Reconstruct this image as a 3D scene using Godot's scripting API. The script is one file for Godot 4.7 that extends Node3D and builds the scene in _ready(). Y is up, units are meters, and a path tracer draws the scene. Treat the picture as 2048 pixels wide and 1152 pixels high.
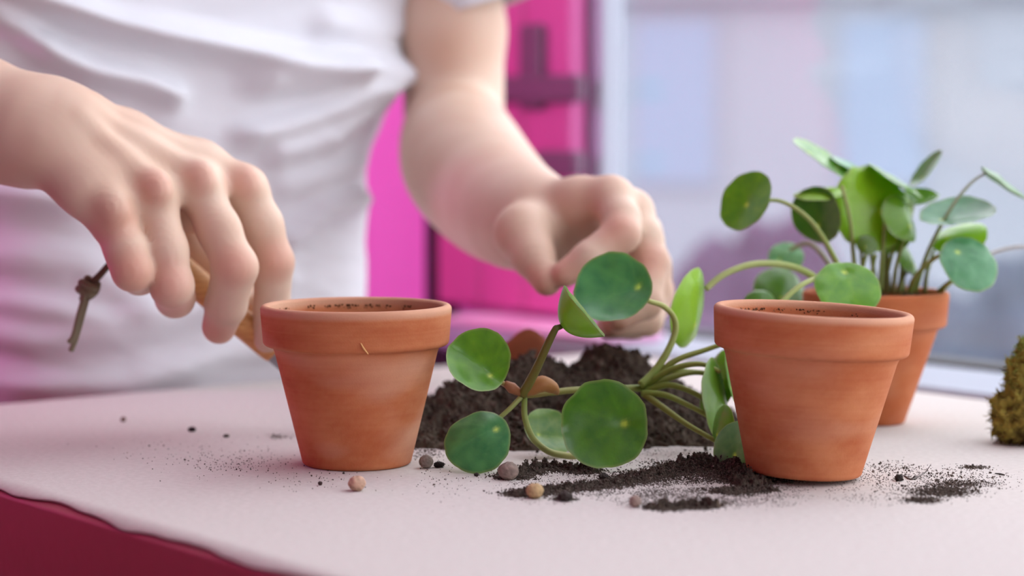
extends Node3D

# ---------------------------------------------------------------- frame of the place
const F := 4500.0                     # focal length in pixels of the 2048 x 1152 frame
const EYE := Vector3(0, 0.9515, 0)
const PITCH := 0.07715                # camera looks down by this angle
const TABLE := 0.75                   # height of the table top
const TURN := 0.9023                  # the room is turned by this angle about the upright
var taken := {}
var M := {}
var fbm := FastNoiseLite.new()
var fine := FastNoiseLite.new()
var rng := RandomNumberGenerator.new()


func _ready():
	rng.seed = 7
	fbm.seed = 3; fbm.noise_type = FastNoiseLite.TYPE_SIMPLEX_SMOOTH; fbm.frequency = 1.0; fbm.fractal_octaves = 4
	fine.seed = 9; fine.noise_type = FastNoiseLite.TYPE_SIMPLEX_SMOOTH; fine.frequency = 1.0; fine.fractal_octaves = 2
	var cam := Camera3D.new()
	cam.name = "camera"
	add_child(cam)
	cam.position = EYE
	cam.rotation.x = -PITCH
	cam.near = 0.05
	cam.far = 200.0
	var lens := CameraAttributesPhysical.new()
	lens.frustum_focal_length = 12.0 * F / 576.0
	lens.exposure_aperture = 4.6
	lens.frustum_focus_distance = 1.262
	lens.frustum_near = 0.05
	lens.frustum_far = 200.0
	cam.attributes = lens
	cam.current = true
	var env := Environment.new()
	env.background_mode = Environment.BG_SKY
	var sky := Sky.new()
	var overcast := ProceduralSkyMaterial.new()
	overcast.sky_top_color = Color(0.92, 0.94, 0.98)
	overcast.sky_horizon_color = Color(0.97, 0.98, 1.0)
	overcast.sky_curve = 0.35
	overcast.ground_bottom_color = Color(0.45, 0.45, 0.47)
	overcast.ground_horizon_color = Color(0.7, 0.72, 0.78)
	sky.sky_material = overcast
	env.sky = sky
	env.background_energy_multiplier = 1.0
	env.tonemap_mode = Environment.TONE_MAPPER_LINEAR
	env.tonemap_exposure = 4.3
	env.sdfgi_enabled = true
	env.ssao_enabled = true
	env.ssil_enabled = true
	var around := WorldEnvironment.new()
	around.name = "world_environment"
	around.environment = env
	add_child(around)

	make_materials()
	room()
	outdoors()
	grow_lamp()
	table()
	pots()
	soil()
	uprooted_plant()
	potted_plant()
	small_things()
	moss()
	trowel()
	person()


# ---------------------------------------------------------------- places
func at(px: float, py: float, d: float) -> Vector3:      # the point d metres ahead of the eye
	var v := (576.0 - py) / F
	var r := Vector3((px - 1024.0) / F, v * cos(PITCH) - sin(PITCH), -cos(PITCH) - v * sin(PITCH))
	return EYE + r * (d / -r.z)


func on(px: float, py: float, h := TABLE) -> Vector3:    # the point at height h
	var r := at(px, py, 1.0) - EYE
	return EYE + r * ((h - EYE.y) / r.y)


func e1() -> Vector3:
	return Vector3(cos(TURN), 0, sin(TURN))


func e2() -> Vector3:
	return Vector3(sin(TURN), 0, -cos(TURN))


func room_at(a: float, y: float, b: float) -> Vector3:   # a along the window, b towards it, from the table's corner
	return Vector3(-0.482, y, -1.471) + e1() * a + e2() * b


# ---------------------------------------------------------------- nodes
func numbered(called: String) -> String:
	taken[called] = taken.get(called, -1) + 1
	return called if taken[called] == 0 else "%s_%03d" % [called, taken[called]]


func tag(o: Node, label: String, category: String, group := "", kind := "") -> Node:
	o.set_meta("label", label)
	o.set_meta("category", category)
	if group: o.set_meta("group", group)
	if kind: o.set_meta("kind", kind)
	return o


func thing(called: String, label: String, category: String, where := Vector3.ZERO, group := "") -> Node3D:
	var o := Node3D.new()
	o.name = numbered(called)
	add_child(o)
	o.position = where
	tag(o, label, category, group)
	return o


func obj(called: String, mesh: Mesh, mat: Material, parent: Node = self) -> MeshInstance3D:
	var o := MeshInstance3D.new()
	o.name = numbered(called) if parent == self else called
	o.mesh = mesh
	o.material_override = mat
	parent.add_child(o, true)
	return o


func struct(called: String, mesh: Mesh, mat: Material, parent: Node = self) -> MeshInstance3D:
	var o := obj(called, mesh, mat, parent)
	if parent == self: o.set_meta("kind", "structure")
	return o


func in_room(o: Node3D, a := 0.0, y := 0.0, b := 0.0) -> Node3D:   # local x along the window, local -z towards it
	o.position = room_at(a, y, b)
	o.rotation.y = -TURN
	return o


# ---------------------------------------------------------------- shapes: counter-clockwise outside, flipped on commit
class Buf:
	var v := PackedVector3Array()
	var t := PackedInt32Array()
	var c := PackedColorArray()

	func quad(a: int, b: int, d: int, e: int):
		t.append_array([a, b, d, a, d, e])

	func mesh(flat := false) -> ArrayMesh:
		var arr := []
		arr.resize(Mesh.ARRAY_MAX)
		var has := c.size() == v.size() and c.size() > 0
		if flat:
			var fv := PackedVector3Array()
			var fn := PackedVector3Array()
			var fc := PackedColorArray()
			for i in range(0, t.size(), 3):
				var n := (v[t[i + 1]] - v[t[i]]).cross(v[t[i + 2]] - v[t[i]]).normalized()
				for j in [0, 2, 1]:
					fv.append(v[t[i + j]]); fn.append(n)
					if has: fc.append(c[t[i + j]])
			arr[Mesh.ARRAY_VERTEX] = fv
			arr[Mesh.ARRAY_NORMAL] = fn
			if has: arr[Mesh.ARRAY_COLOR] = fc
		else:
			var n := PackedVector3Array()
			n.resize(v.size())
			var flip := PackedInt32Array()
			flip.resize(t.size())
			for i in range(0, t.size(), 3):
				var p := t[i]; var q := t[i + 1]; var r := t[i + 2]
				var m := (v[q] - v[p]).cross(v[r] - v[p])
				n[p] += m; n[q] += m; n[r] += m
				flip[i] = p; flip[i + 1] = r; flip[i + 2] = q
			for i in n.size():
				n[i] = n[i].normalized() if n[i].length_squared() > 1e-24 else Vector3.UP
			arr[Mesh.ARRAY_VERTEX] = v
			arr[Mesh.ARRAY_NORMAL] = n
			arr[Mesh.ARRAY_INDEX] = flip
			if has: arr[Mesh.ARRAY_COLOR] = c
		var m2 := ArrayMesh.new()
		m2.add_surface_from_arrays(Mesh.PRIMITIVE_TRIANGLES, arr)
		return m2


func box_into(b: Buf, lo: Vector3, hi: Vector3, ch := 0.003):      # chamfered box, to be committed flat
	var base := b.v.size()
	for k in 8:
		var s := Vector3(1 if k & 1 else -1, 1 if k & 2 else -1, 1 if k & 4 else -1)
		var p := Vector3(hi.x if k & 1 else lo.x, hi.y if k & 2 else lo.y, hi.z if k & 4 else lo.z)
		for ax in 3:
			var q := p
			for o in 3:
				if o != ax: q[o] -= s[o] * ch
			b.v.append(q)
	var c := (lo + hi) / 2
	var add := func(ids: Array):
		var m := Vector3.ZERO
		for i in ids: m += b.v[i]
		m = m / ids.size() - c
		var n := (b.v[ids[1]] - b.v[ids[0]]).cross(b.v[ids[2]] - b.v[ids[0]])
		if n.dot(m) < 0: ids.reverse()
		for i in range(1, ids.size() - 1): b.t.append_array([ids[0], ids[i], ids[i + 1]])
	for ax in 3:
		var u := (ax + 1) % 3
		var w := (ax + 2) % 3
		for side in 2:
			var f := []
			for q in [[0, 0], [1, 0], [1, 1], [0, 1]]:
				f.append(base + 3 * ((side << ax) | (q[0] << u) | (q[1] << w)) + ax)
			add.call(f)
			var k0: int = (side << u) | 0
			for sw in 2:
				var k1: int = (side << u) | (sw << w)
				add.call([base + 3 * k1 + u, base + 3 * (k1 | (1 << ax)) + u, base + 3 * (k1 | (1 << ax)) + w, base + 3 * k1 + w])
	for k in 8: add.call([base + 3 * k, base + 3 * k + 1, base + 3 * k + 2])


func box(lo: Vector3, hi: Vector3, ch := 0.003) -> ArrayMesh:
	var b := Buf.new()
	box_into(b, lo, hi, ch)
	return b.mesh(true)


func slab(a0: float, a1: float, y0: float, y1: float, b0: float, b1: float, ch := 0.003) -> ArrayMesh:   # in room coordinates
	return box(Vector3(a0, y0, -b1), Vector3(a1, y1, -b0), ch)


func spline(p: Array, n: int) -> PackedVector3Array:     # Catmull-Rom through the points
	var out := PackedVector3Array()
	for i in p.size() - 1:
		var a: Vector3 = p[maxi(i - 1, 0)]
		var b: Vector3 = p[i]
		var c: Vector3 = p[i + 1]
		var d: Vector3 = p[mini(i + 2, p.size() - 1)]
		for k in n:
			out.append(b.cubic_interpolate(c, a, d, float(k) / n))
	out.append(p[-1])
	return out


func tube_into(b: Buf, path: PackedVector3Array, radii: Array, seg := 10, tint = null, flatten := 1.0):
	var base := b.v.size()
	var n := path.size()
	var side := Vector3.ZERO
	for i in n:
		var d := (path[mini(i + 1, n - 1)] - path[maxi(i - 1, 0)]).normalized()
		if i == 0:
			side = d.cross(Vector3.UP if absf(d.y) < 0.9 else Vector3.RIGHT).normalized()
		side = (side - d * side.dot(d)).normalized()
		var up := d.cross(side)
		var f := float(i) / (n - 1) * (radii.size() - 1)
		var r: float = lerpf(radii[int(f)], radii[mini(int(f) + 1, radii.size() - 1)], f - int(f))
		for k in seg:
			var g := TAU * k / seg
			b.v.append(path[i] + side * cos(g) * r + up * sin(g) * r * flatten)
			if tint != null: b.c.append(tint.call(float(i) / (n - 1), g) if tint is Callable else tint)
	for i in n - 1:
		for k in seg:
			var k2 := (k + 1) % seg
			b.quad(base + i * seg + k, base + i * seg + k2, base + (i + 1) * seg + k2, base + (i + 1) * seg + k)
	for end in 2:
		var i := 0 if end == 0 else n - 1
		var d := (path[1] - path[0]).normalized() if end == 0 else (path[n - 1] - path[n - 2]).normalized()
		var r: float = radii[0] if end == 0 else radii[-1]
		var m := b.v.size()
		b.v.append(path[i] + d * r * (0.4 if end else -0.4))
		if tint != null: b.c.append(tint.call(float(end), 0.0) if tint is Callable else tint)
		for k in seg:
			var k2 := (k + 1) % seg
			if end == 0: b.t.append_array([m, base + k2, base + k])
			else: b.t.append_array([m, base + i * seg + k, base + i * seg + k2])


func tube(p: Array, radii: Array, seg := 10, steps := 6, tint = null, flatten := 1.0) -> ArrayMesh:
	var b := Buf.new()
	tube_into(b, spline(p, steps), radii, seg, tint, flatten)
	return b.mesh()


func lathe(profile: PackedVector2Array, seg: int, tint = null) -> ArrayMesh:      # profile from the bottom axis round to the inside
	var b := Buf.new()
	for i in profile.size():
		for k in seg:
			var g := TAU * k / seg
			var p := Vector3(cos(g) * profile[i].x, profile[i].y, -sin(g) * profile[i].x)
			b.v.append(p)
			if tint != null: b.c.append(tint.call(p, i))
	for i in profile.size() - 1:
		for k in seg:
			var k2 := (k + 1) % seg
			b.quad(i * seg + k, i * seg + k2, (i + 1) * seg + k2, (i + 1) * seg + k)
	return b.mesh()


func lump(r: Vector3, rough: float, freq: float, seed_at: float, rings := 16, tint = null) -> ArrayMesh:      # an uneven ball
	var b := Buf.new()
	var seg := rings * 2
	for i in rings + 1:
		var th := PI * i / rings
		for k in seg:
			var g := TAU * k / seg
			var d := Vector3(sin(th) * cos(g), cos(th), -sin(th) * sin(g))
			var n := fbm.get_noise_3dv(d * freq + Vector3.ONE * seed_at)
			b.v.append(d * r * (1.0 + rough * n))
			if tint != null: b.c.append(tint.call(d, n))
	for i in rings:
		for k in seg:
			var k2 := (k + 1) % seg
			b.quad(i * seg + k, (i + 1) * seg + k, (i + 1) * seg + k2, i * seg + k2)
	return b.mesh()


func many(called: String, mesh: Mesh, mat: Material, places: Array, parent: Node, tints = null) -> MultiMeshInstance3D:
	var mm := MultiMesh.new()
	mm.transform_format = MultiMesh.TRANSFORM_3D
	mm.use_colors = tints != null
	mm.mesh = mesh
	mm.instance_count = places.size()
	for i in places.size():
		mm.set_instance_transform(i, places[i])
		if tints != null: mm.set_instance_color(i, tints[i])
	var o := MultiMeshInstance3D.new()
	o.name = numbered(called) if parent == self else called
	o.multimesh = mm
	o.material_override = mat
	parent.add_child(o, true)
	o.set_meta("kind", "stuff")
	return o


func turned(s: float) -> Basis:
	return Basis.from_euler(Vector3(rng.randf() * TAU, rng.randf() * TAU, rng.randf() * TAU)).scaled(Vector3.ONE * s)


# ---------------------------------------------------------------- materials
func lin(r: float, g: float, b: float) -> Color:         # sRGB 0..255 to the linear values vertex colours hold
	return Color(r / 255.0, g / 255.0, b / 255.0).srgb_to_linear()


func plain(r: float, g: float, b: float, rough := 0.8, spec := 0.5) -> StandardMaterial3D:
	var m := StandardMaterial3D.new()
	m.albedo_color = Color(r / 255.0, g / 255.0, b / 255.0)
	m.roughness = rough
	m.metallic_specular = spec
	return m


func tinted(rough := 0.8, spec := 0.5) -> StandardMaterial3D:
	var m := plain(255, 255, 255, rough, spec)
	m.vertex_color_use_as_albedo = true
	return m


func noise_picture(freq: float, octaves: int, lo: Color, hi: Color, size := 512, s := 1) -> NoiseTexture2D:
	var n := FastNoiseLite.new()
	n.seed = s
	n.noise_type = FastNoiseLite.TYPE_SIMPLEX_SMOOTH
	n.frequency = freq
	n.fractal_octaves = octaves
	var t := NoiseTexture2D.new()
	t.width = size; t.height = size
	t.seamless = true
	t.noise = n
	var ramp := Gradient.new()
	ramp.set_color(0, lo); ramp.set_color(1, hi)
	t.color_ramp = ramp
	return t


func relief(m: StandardMaterial3D, tex: Texture2D, cm: float, per_metre: float, in_world := false):
	m.heightmap_enabled = true
	m.heightmap_texture = tex
	m.heightmap_scale = cm
	m.uv1_triplanar = true
	m.uv1_world_triplanar = in_world
	m.uv1_scale = Vector3.ONE * per_metre


func make_materials():
	var grit := noise_picture(0.09, 4, Color.BLACK, Color.WHITE, 512, 4)
	var soft := noise_picture(0.02, 4, Color.BLACK, Color.WHITE, 512, 5)
	M.paper = plain(255, 255, 255, 0.85, 0.3)
	M.paper.albedo_texture = noise_picture(0.02, 5, Color8(200, 193, 187), Color8(212, 206, 200), 1024, 12)
	relief(M.paper, grit, 0.006, 9.0)
	M.magenta = plain(178, 96, 106, 0.5)
	relief(M.magenta, soft, 0.02, 6.0)
	M.pink_wall = plain(255, 166, 240, 0.8)
	relief(M.pink_wall, soft, 0.05, 3.0)
	M.pink_door = plain(214, 100, 164, 0.5)
	relief(M.pink_door, soft, 0.03, 4.0)
	M.dusty_pink = plain(192, 78, 122, 0.85)
	relief(M.dusty_pink, soft, 0.05, 3.0)
	M.white_wall = plain(226, 224, 226, 0.85)
	relief(M.white_wall, soft, 0.05, 3.0)
	M.white_paint = plain(226, 227, 232, 0.45)
	M.sill = plain(170, 176, 187, 0.9)
	M.sill_pink_light = plain(250, 190, 226, 0.5)  # pink light on the sill end, held as a paint colour
	M.grey_paint = plain(176, 182, 194, 0.5)
	M.iron = plain(118, 84, 108, 0.5)
	M.rubber = plain(38, 34, 32, 0.7)
	M.floor = plain(150, 140, 136, 0.6)
	M.floor.albedo_texture = noise_picture(0.01, 4, Color8(200, 200, 200), Color8(255, 255, 255), 512, 6)
	M.floor.uv1_triplanar = true
	M.glass = plain(235, 242, 248, 0.02)
	M.glass.transparency = BaseMaterial3D.TRANSPARENCY_ALPHA
	M.glass.albedo_color.a = 0.04
	M.clay = tinted(0.88, 0.35)
	relief(M.clay, grit, 0.008, 14.0)
	M.soil = tinted(1.0, 0.15)
	relief(M.soil, grit, 0.05, 30.0)
	M.grain = plain(255, 255, 255, 1.0, 0.2)
	M.grain.vertex_color_use_as_albedo = true
	M.leaf = tinted(0.34, 0.5)
	M.leaf.rim_enabled = true
	M.leaf.rim = 0.25
	M.leaf.rim_tint = 0.2
	M.leaf.clearcoat_enabled = true
	M.leaf.clearcoat = 0.5
	M.leaf.clearcoat_roughness = 0.18
	M.leaf.backlight_enabled = true
	M.leaf.backlight = Color(0.92, 0.88, 0.24)
	relief(M.leaf, grit, 0.006, 12.0)
	M.stem = tinted(0.5, 0.4)
	M.stem.backlight_enabled = true
	M.stem.backlight = Color(0.3, 0.32, 0.15)
	M.skin = tinted(0.5, 0.4)
	M.skin.subsurf_scatter_enabled = true
	M.skin.subsurf_scatter_strength = 0.08
	M.cotton = plain(222, 223, 228, 0.9, 0.3)
	M.cotton.rim_enabled = true
	M.cotton.rim = 0.3
	M.denim = plain(70, 78, 96, 0.9)
	M.hair = plain(70, 50, 38, 0.6)
	M.shoe = plain(60, 58, 58, 0.7)
	M.wood = plain(255, 255, 255, 0.55)
	M.wood.albedo_texture = noise_picture(0.03, 3, Color8(186, 128, 72), Color8(226, 174, 112), 256, 8)
	M.wood.uv1_triplanar = true
	M.wood.uv1_scale = Vector3(6, 40, 40)
	M.leather = tinted(0.75, 0.3)
	M.steel = plain(150, 152, 156, 0.35)
	M.steel.metallic = 0.9
	M.pebble = tinted(0.8, 0.35)
	relief(M.pebble, grit, 0.02, 40.0)
	M.moss = tinted(0.95, 0.2)
	M.moss.backlight_enabled = true
	M.moss.backlight = Color(0.3, 0.3, 0.1)
	M.black = plain(40, 40, 44, 0.5)
	M.shrub = tinted(0.9, 0.1)
	M.render_coat = plain(132, 139, 146, 0.9)
	M.pale_blue = plain(118, 134, 152, 0.6)
	M.paving = plain(176, 176, 182, 0.9)


# ---------------------------------------------------------------- the room
const A0 := -0.95        # back wall
const A1 := 3.0
const B0 := -2.1         # left wall
const BW := 0.853        # inside of the window wall
const HIGH := 2.7


func wall(called: String, mesh: Mesh, mat: Material, label: String) -> MeshInstance3D:
	var o := struct(called, mesh, mat)
	in_room(o)
	o.set_meta("label", label)
	return o


func room():
	wall("floor", slab(A0 - 0.15, A1 + 0.15, -0.1, 0.0, B0 - 0.15, BW + 0.12), M.floor, "grey floor of the room")
	wall("wall_back", slab(A0 - 0.15, A0, 0, HIGH, B0 - 0.15, BW + 0.12), M.dusty_pink, "dusty pink wall behind the person")
	wall("wall_left", slab(A0, A1, 0, HIGH, B0 - 0.15, B0), M.dusty_pink, "dusty pink wall facing the window")
	var fw := Buf.new()                                   # the wall opposite the person, with a wide window added to light the person
	box_into(fw, Vector3(A1, 0, -BW - 0.12), Vector3(A1 + 0.15, HIGH, -0.70), 0.002)
	box_into(fw, Vector3(A1, 0, 0.40), Vector3(A1 + 0.15, HIGH, -B0 + 0.15), 0.002)
	box_into(fw, Vector3(A1, 0, -0.70), Vector3(A1 + 0.15, 0.3, 0.40), 0.002)
	box_into(fw, Vector3(A1, 2.6, -0.70), Vector3(A1 + 0.15, HIGH, 0.40), 0.002)
	wall("wall_front", fw.mesh(true), M.white_wall, "white wall with an added wide window opposite the person")
	var fwin := Node3D.new()
	fwin.name = "window_3"
	add_child(fwin)
	in_room(fwin)
	fwin.set_meta("kind", "structure")
	fwin.set_meta("label", "unseen wide window added to light the person from the front")
	for k in 3:
		obj("mullion", slab(A1 + 0.05, A1 + 0.09, 0.3, 2.6, -0.40 + k * 0.53, -0.36 + k * 0.53), M.white_paint, fwin)
	for k in 2:
		obj("pane", slab(A1 + 0.066, A1 + 0.072, 0.3, 2.6, -0.36 + k * 0.53, 0.13 + k * 0.53, 0.0005), M.glass, fwin)
	var w := Buf.new()                                    # the window wall: pink end piece, parapet and lintel
	box_into(w, Vector3(A0, 0, -BW - 0.03), Vector3(-0.178, HIGH, -BW), 0.002)
	wall("wall_right", w.mesh(true), M.pink_wall, "hot pink end of the window wall between person and window")
	var p := Buf.new()
	box_into(p, Vector3(-0.175, 0, -BW - 0.12), Vector3(A1, 0.722, -BW), 0.002)
	box_into(p, Vector3(-0.175, 2.5, -BW - 0.12), Vector3(A1, HIGH, -BW), 0.002)
	wall("wall_parapet", p.mesh(true), M.white_wall, "white wall below and above the window")
	var c := Buf.new()                                    # ceiling round a roof light added for light from above
	box_into(c, Vector3(A0 - 0.15, HIGH, -0.40), Vector3(A1 + 0.15, HIGH + 0.15, -B0 + 0.15), 0.002)
	box_into(c, Vector3(A0 - 0.15, HIGH, -BW - 0.12), Vector3(A1 + 0.15, HIGH + 0.15, -0.80), 0.002)
	box_into(c, Vector3(A0 - 0.15, HIGH, -0.80), Vector3(-0.9, HIGH + 0.15, -0.40), 0.002)
	box_into(c, Vector3(2.6, HIGH, -0.80), Vector3(A1 + 0.15, HIGH + 0.15, -0.40), 0.002)
	wall("ceiling", c.mesh(true), M.white_wall, "white ceiling with an added roof light above the table")
	# roof light, out of view, added to light the table
	var rl := Node3D.new()
	rl.name = "window_2"
	add_child(rl)
	in_room(rl)
	rl.set_meta("kind", "structure")
	rl.set_meta("label", "unseen glazed roof light added to light the table")
	for k in 4:
		obj("glazing_bar", slab(-0.9 + k * 1.166, -0.86 + k * 1.166, HIGH + 0.02, HIGH + 0.07, 0.40, 0.80), M.white_paint, rl)
	for k in 3:
		obj("pane", slab(-0.86 + k * 1.166, -0.9 + (k + 1) * 1.166, HIGH + 0.04, HIGH + 0.046, 0.40, 0.80, 0.0005), M.glass, rl)
	# the window
	var win := Node3D.new()
	win.name = "window_1"
	add_child(win)
	in_room(win)
	win.set_meta("kind", "structure")
	win.set_meta("label", "large window beside the table with white frame and black bottom seal")
	obj("bottom_rail", slab(-0.158, A1, 0.722, 0.7455, BW + 0.004, BW + 0.05), M.white_paint, win)
	obj("black_seal", slab(-0.158, A1, 0.7455, 0.752, BW + 0.006, BW + 0.04, 0.001), M.rubber, win)
	obj("top_rail", slab(-0.158, A1, 2.45, 2.5, BW + 0.004, BW + 0.05), M.white_paint, win)
	for k in 3:
		obj("mullion", slab(0.9 + k, 0.94 + k, 0.752, 2.45, BW + 0.004, BW + 0.05), M.white_paint, win)
	var edges := [-0.158, 0.9, 0.94, 1.9, 1.94, 2.9]
	for k in 3:
		obj("pane", slab(edges[k * 2], edges[k * 2 + 1], 0.752, 2.45, BW + 0.010, BW + 0.016, 0.0005), M.glass, win)
	wall("trim_1", slab(-0.178, -0.158, 0.7, 2.5, BW - 0.006, BW + 0.022, 0.003), M.grey_paint, "grey window jamb next to the pink shutter")
	# the sill: a white board with a rounded end
	var s := Buf.new()
	var outline := [Vector2(A1, 0.735), Vector2(A1, BW)]
	for k in 9:
		var g := PI / 2 + PI * k / 8.0
		outline.append(Vector2(-0.25 + cos(g) * 0.06, 0.794 + sin(g) * 0.059))
	for lvl in [[0.728, 0.003], [0.731, 0.0], [0.747, 0.0], [0.750, 0.003]]:
		for q in outline:
			var mid := Vector2(1.4, 0.794)
			var v: Vector2 = q
			v = Vector2(q.x + (lvl[1] if q.x < mid.x else -lvl[1]), q.y + (lvl[1] if q.y < mid.y else -lvl[1]))
			s.v.append(Vector3(v.x, lvl[0], -v.y))
	var n := outline.size()
	for l in 3:
		for k in n:
			var k2 := (k + 1) % n
			s.quad(l * n + k, l * n + k2, (l + 1) * n + k2, (l + 1) * n + k)
	for k in range(1, n - 1):
		s.t.append_array([0, k + 1, k, 3 * n, 3 * n + k, 3 * n + k + 1])
	wall("trim_2", s.mesh(true), M.sill, "white window sill board with rounded end behind the table")
	# the shutter leaf folded back against the pink wall, with iron hinges
	var sh := thing("window_shutter", "deep pink wooden shutter with dark iron hinges folded back beside the window", "shutter")
	in_room(sh)
	for k in 3:
		obj("board", slab(-0.388 + k * 0.071, -0.319 + k * 0.071, 0.76, 2.4, BW - 0.03, BW - 0.008, 0.003), M.pink_door, sh)
	for y in [0.905, 1.45, 1.9]:
		obj("hinge", slab(-0.215, -0.15, y - 0.012, y + 0.012, BW - 0.046, BW - 0.03, 0.004), M.iron, sh)
	for y in [0.975, 1.6]:
		var h := Buf.new()
		box_into(h, Vector3(-0.285, y - 0.013, -BW + 0.03), Vector3(-0.15, y + 0.013, -BW + 0.044), 0.004)
		box_into(h, Vector3(-0.245, y - 0.02, -BW + 0.03), Vector3(-0.21, y + 0.062, -BW + 0.04), 0.004)
		obj("latch", h.mesh(true), M.iron, sh)
	# a shallow oval added on the sill, its pink standing for light there
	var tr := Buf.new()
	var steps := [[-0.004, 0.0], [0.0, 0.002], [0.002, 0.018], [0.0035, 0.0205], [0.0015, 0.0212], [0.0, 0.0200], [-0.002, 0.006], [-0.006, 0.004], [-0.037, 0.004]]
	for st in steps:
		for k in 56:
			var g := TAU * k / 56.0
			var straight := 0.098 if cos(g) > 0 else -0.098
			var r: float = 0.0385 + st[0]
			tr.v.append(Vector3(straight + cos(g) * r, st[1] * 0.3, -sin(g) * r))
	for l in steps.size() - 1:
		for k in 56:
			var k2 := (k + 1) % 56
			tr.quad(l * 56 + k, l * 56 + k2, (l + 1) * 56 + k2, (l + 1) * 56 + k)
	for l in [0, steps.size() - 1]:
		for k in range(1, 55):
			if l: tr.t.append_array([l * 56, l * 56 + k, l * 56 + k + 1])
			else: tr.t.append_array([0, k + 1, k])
	var sill_pink := obj("pink_light_oval", tr.mesh(), M.sill_pink_light)
	in_room(sill_pink, -0.155, 0.7502, 0.779)
	tag(sill_pink, "added pale pink oval, its colour standing in for pink light on the sill", "sill_pink")
	# black strip painting the shade of the gap beside the shutter
	wall("gap_shade_3", slab(-0.425, -0.39, 0, 2.5, BW - 0.02, BW, 0.003), M.black, "black strip painted as the dark gap between shutter and pink wall")


func outdoors():
	var ground := obj("ground", box(Vector3(-12, -0.3, -16), Vector3(14, -0.12, -1.0)), M.paving)
	in_room(ground, 0, 0, 0)
	ground.mesh = slab(-16, 10, -0.3, -0.12, BW + 0.13, 16)
	ground.set_meta("kind", "structure")
	ground.set_meta("label", "pale paving outside the window")
	var house := thing("pale_building", "blurred pale building across the yard seen through the window", "building", Vector3(1.2, -0.12, -9.5))
	house.rotation.y = -0.25
	obj("facade", box(Vector3(-7, 0, -3), Vector3(5, 2.7, 0), 0.02), M.render_coat, house)
	obj("ledge", box(Vector3(-7, 1.56, 0), Vector3(5, 1.64, 0.1), 0.02), M.render_coat, house)
	for x in [-2.6, -0.72, 0.16, 1.3]:
		var w := obj("window", box(Vector3(x, 0.75, -0.02), Vector3(x + 0.4, 1.5, 0.02), 0.01), M.render_coat, house)
		obj("pane", box(Vector3(x + 0.03, 0.78, 0.02), Vector3(x + 0.37, 1.47, 0.026), 0.002), M.pale_blue, w)
	shrub("dark rounded shrub outside the window behind the lifted leaves", at(1525, 600, 4.6), Vector3(0.24, 0.165, 0.22), lin(84, 76, 92), 1)
	shrub("dark slate shrub outside the window at the edge of the pane", at(2130, 600, 4.2), Vector3(0.25, 0.11, 0.24), lin(74, 84, 96), 2)
	shrub("low dark shrub outside the window behind the potted plant", at(1790, 640, 5.6), Vector3(0.34, 0.10, 0.25), lin(74, 80, 94), 3)


func shrub(label: String, c: Vector3, r: Vector3, tint: Color, s: int):
	var o := thing("shrub", label, "shrub", Vector3(c.x, -0.12, c.z))
	var up := c.y + 0.12
	var m := lump(Vector3(r.x, 1, r.z), 0.22, 3.0, s * 5.0, 24, func(_d, n): return tint * (0.85 + 0.5 * n))
	var b := obj("foliage", m, M.shrub, o)
	b.position.y = (up + r.y) / 2
	b.scale.y = (up + r.y) / 2 * 0.98
	b.set_meta("kind", "stuff")


func grow_lamp():                                        # a pink plant lamp on a stand, out of the frame to the left
	var o := thing("grow_lamp", "pink plant lamp on a black stand left of the table", "lamp", room_at(-0.62, 0, -0.60))
	o.rotation.y = PI - TURN + 0.5
	obj("base", lathe(PackedVector2Array([Vector2(0.0, 0), Vector2(0.13, 0), Vector2(0.135, 0.006), Vector2(0.12, 0.02), Vector2(0.012, 0.026), Vector2(0.0, 0.026)]), 32), M.black, o)
	obj("pole", tube([Vector3(0, 0.02, 0), Vector3(0, 0.6, 0), Vector3(0, 1.15, 0)], [0.009, 0.009], 10), M.black, o)
	obj("housing", box(Vector3(-0.2, 1.10, -0.035), Vector3(0.2, 1.32, 0.0), 0.008), M.black, o)
	var glow := plain(255, 120, 200, 0.5)
	glow.emission_enabled = true
	glow.emission = Color(1.0, 0.5, 0.85)
	glow.emission_energy_multiplier = 1.2
	obj("lamp_panel", box(Vector3(-0.18, 1.12, 0.0), Vector3(0.18, 1.30, 0.004), 0.002), glow, o)
	var l := AreaLight3D.new()
	l.name = "lamp_light"
	l.area_size = Vector2(0.36, 0.18)
	l.light_color = Color(1.0, 0.62, 0.95)
	l.light_energy = 0.25
	l.area_range = 8.0
	l.shadow_enabled = true
	o.add_child(l)
	l.position = Vector3(0, 1.21, 0.012)
	l.rotation.y = PI


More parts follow.
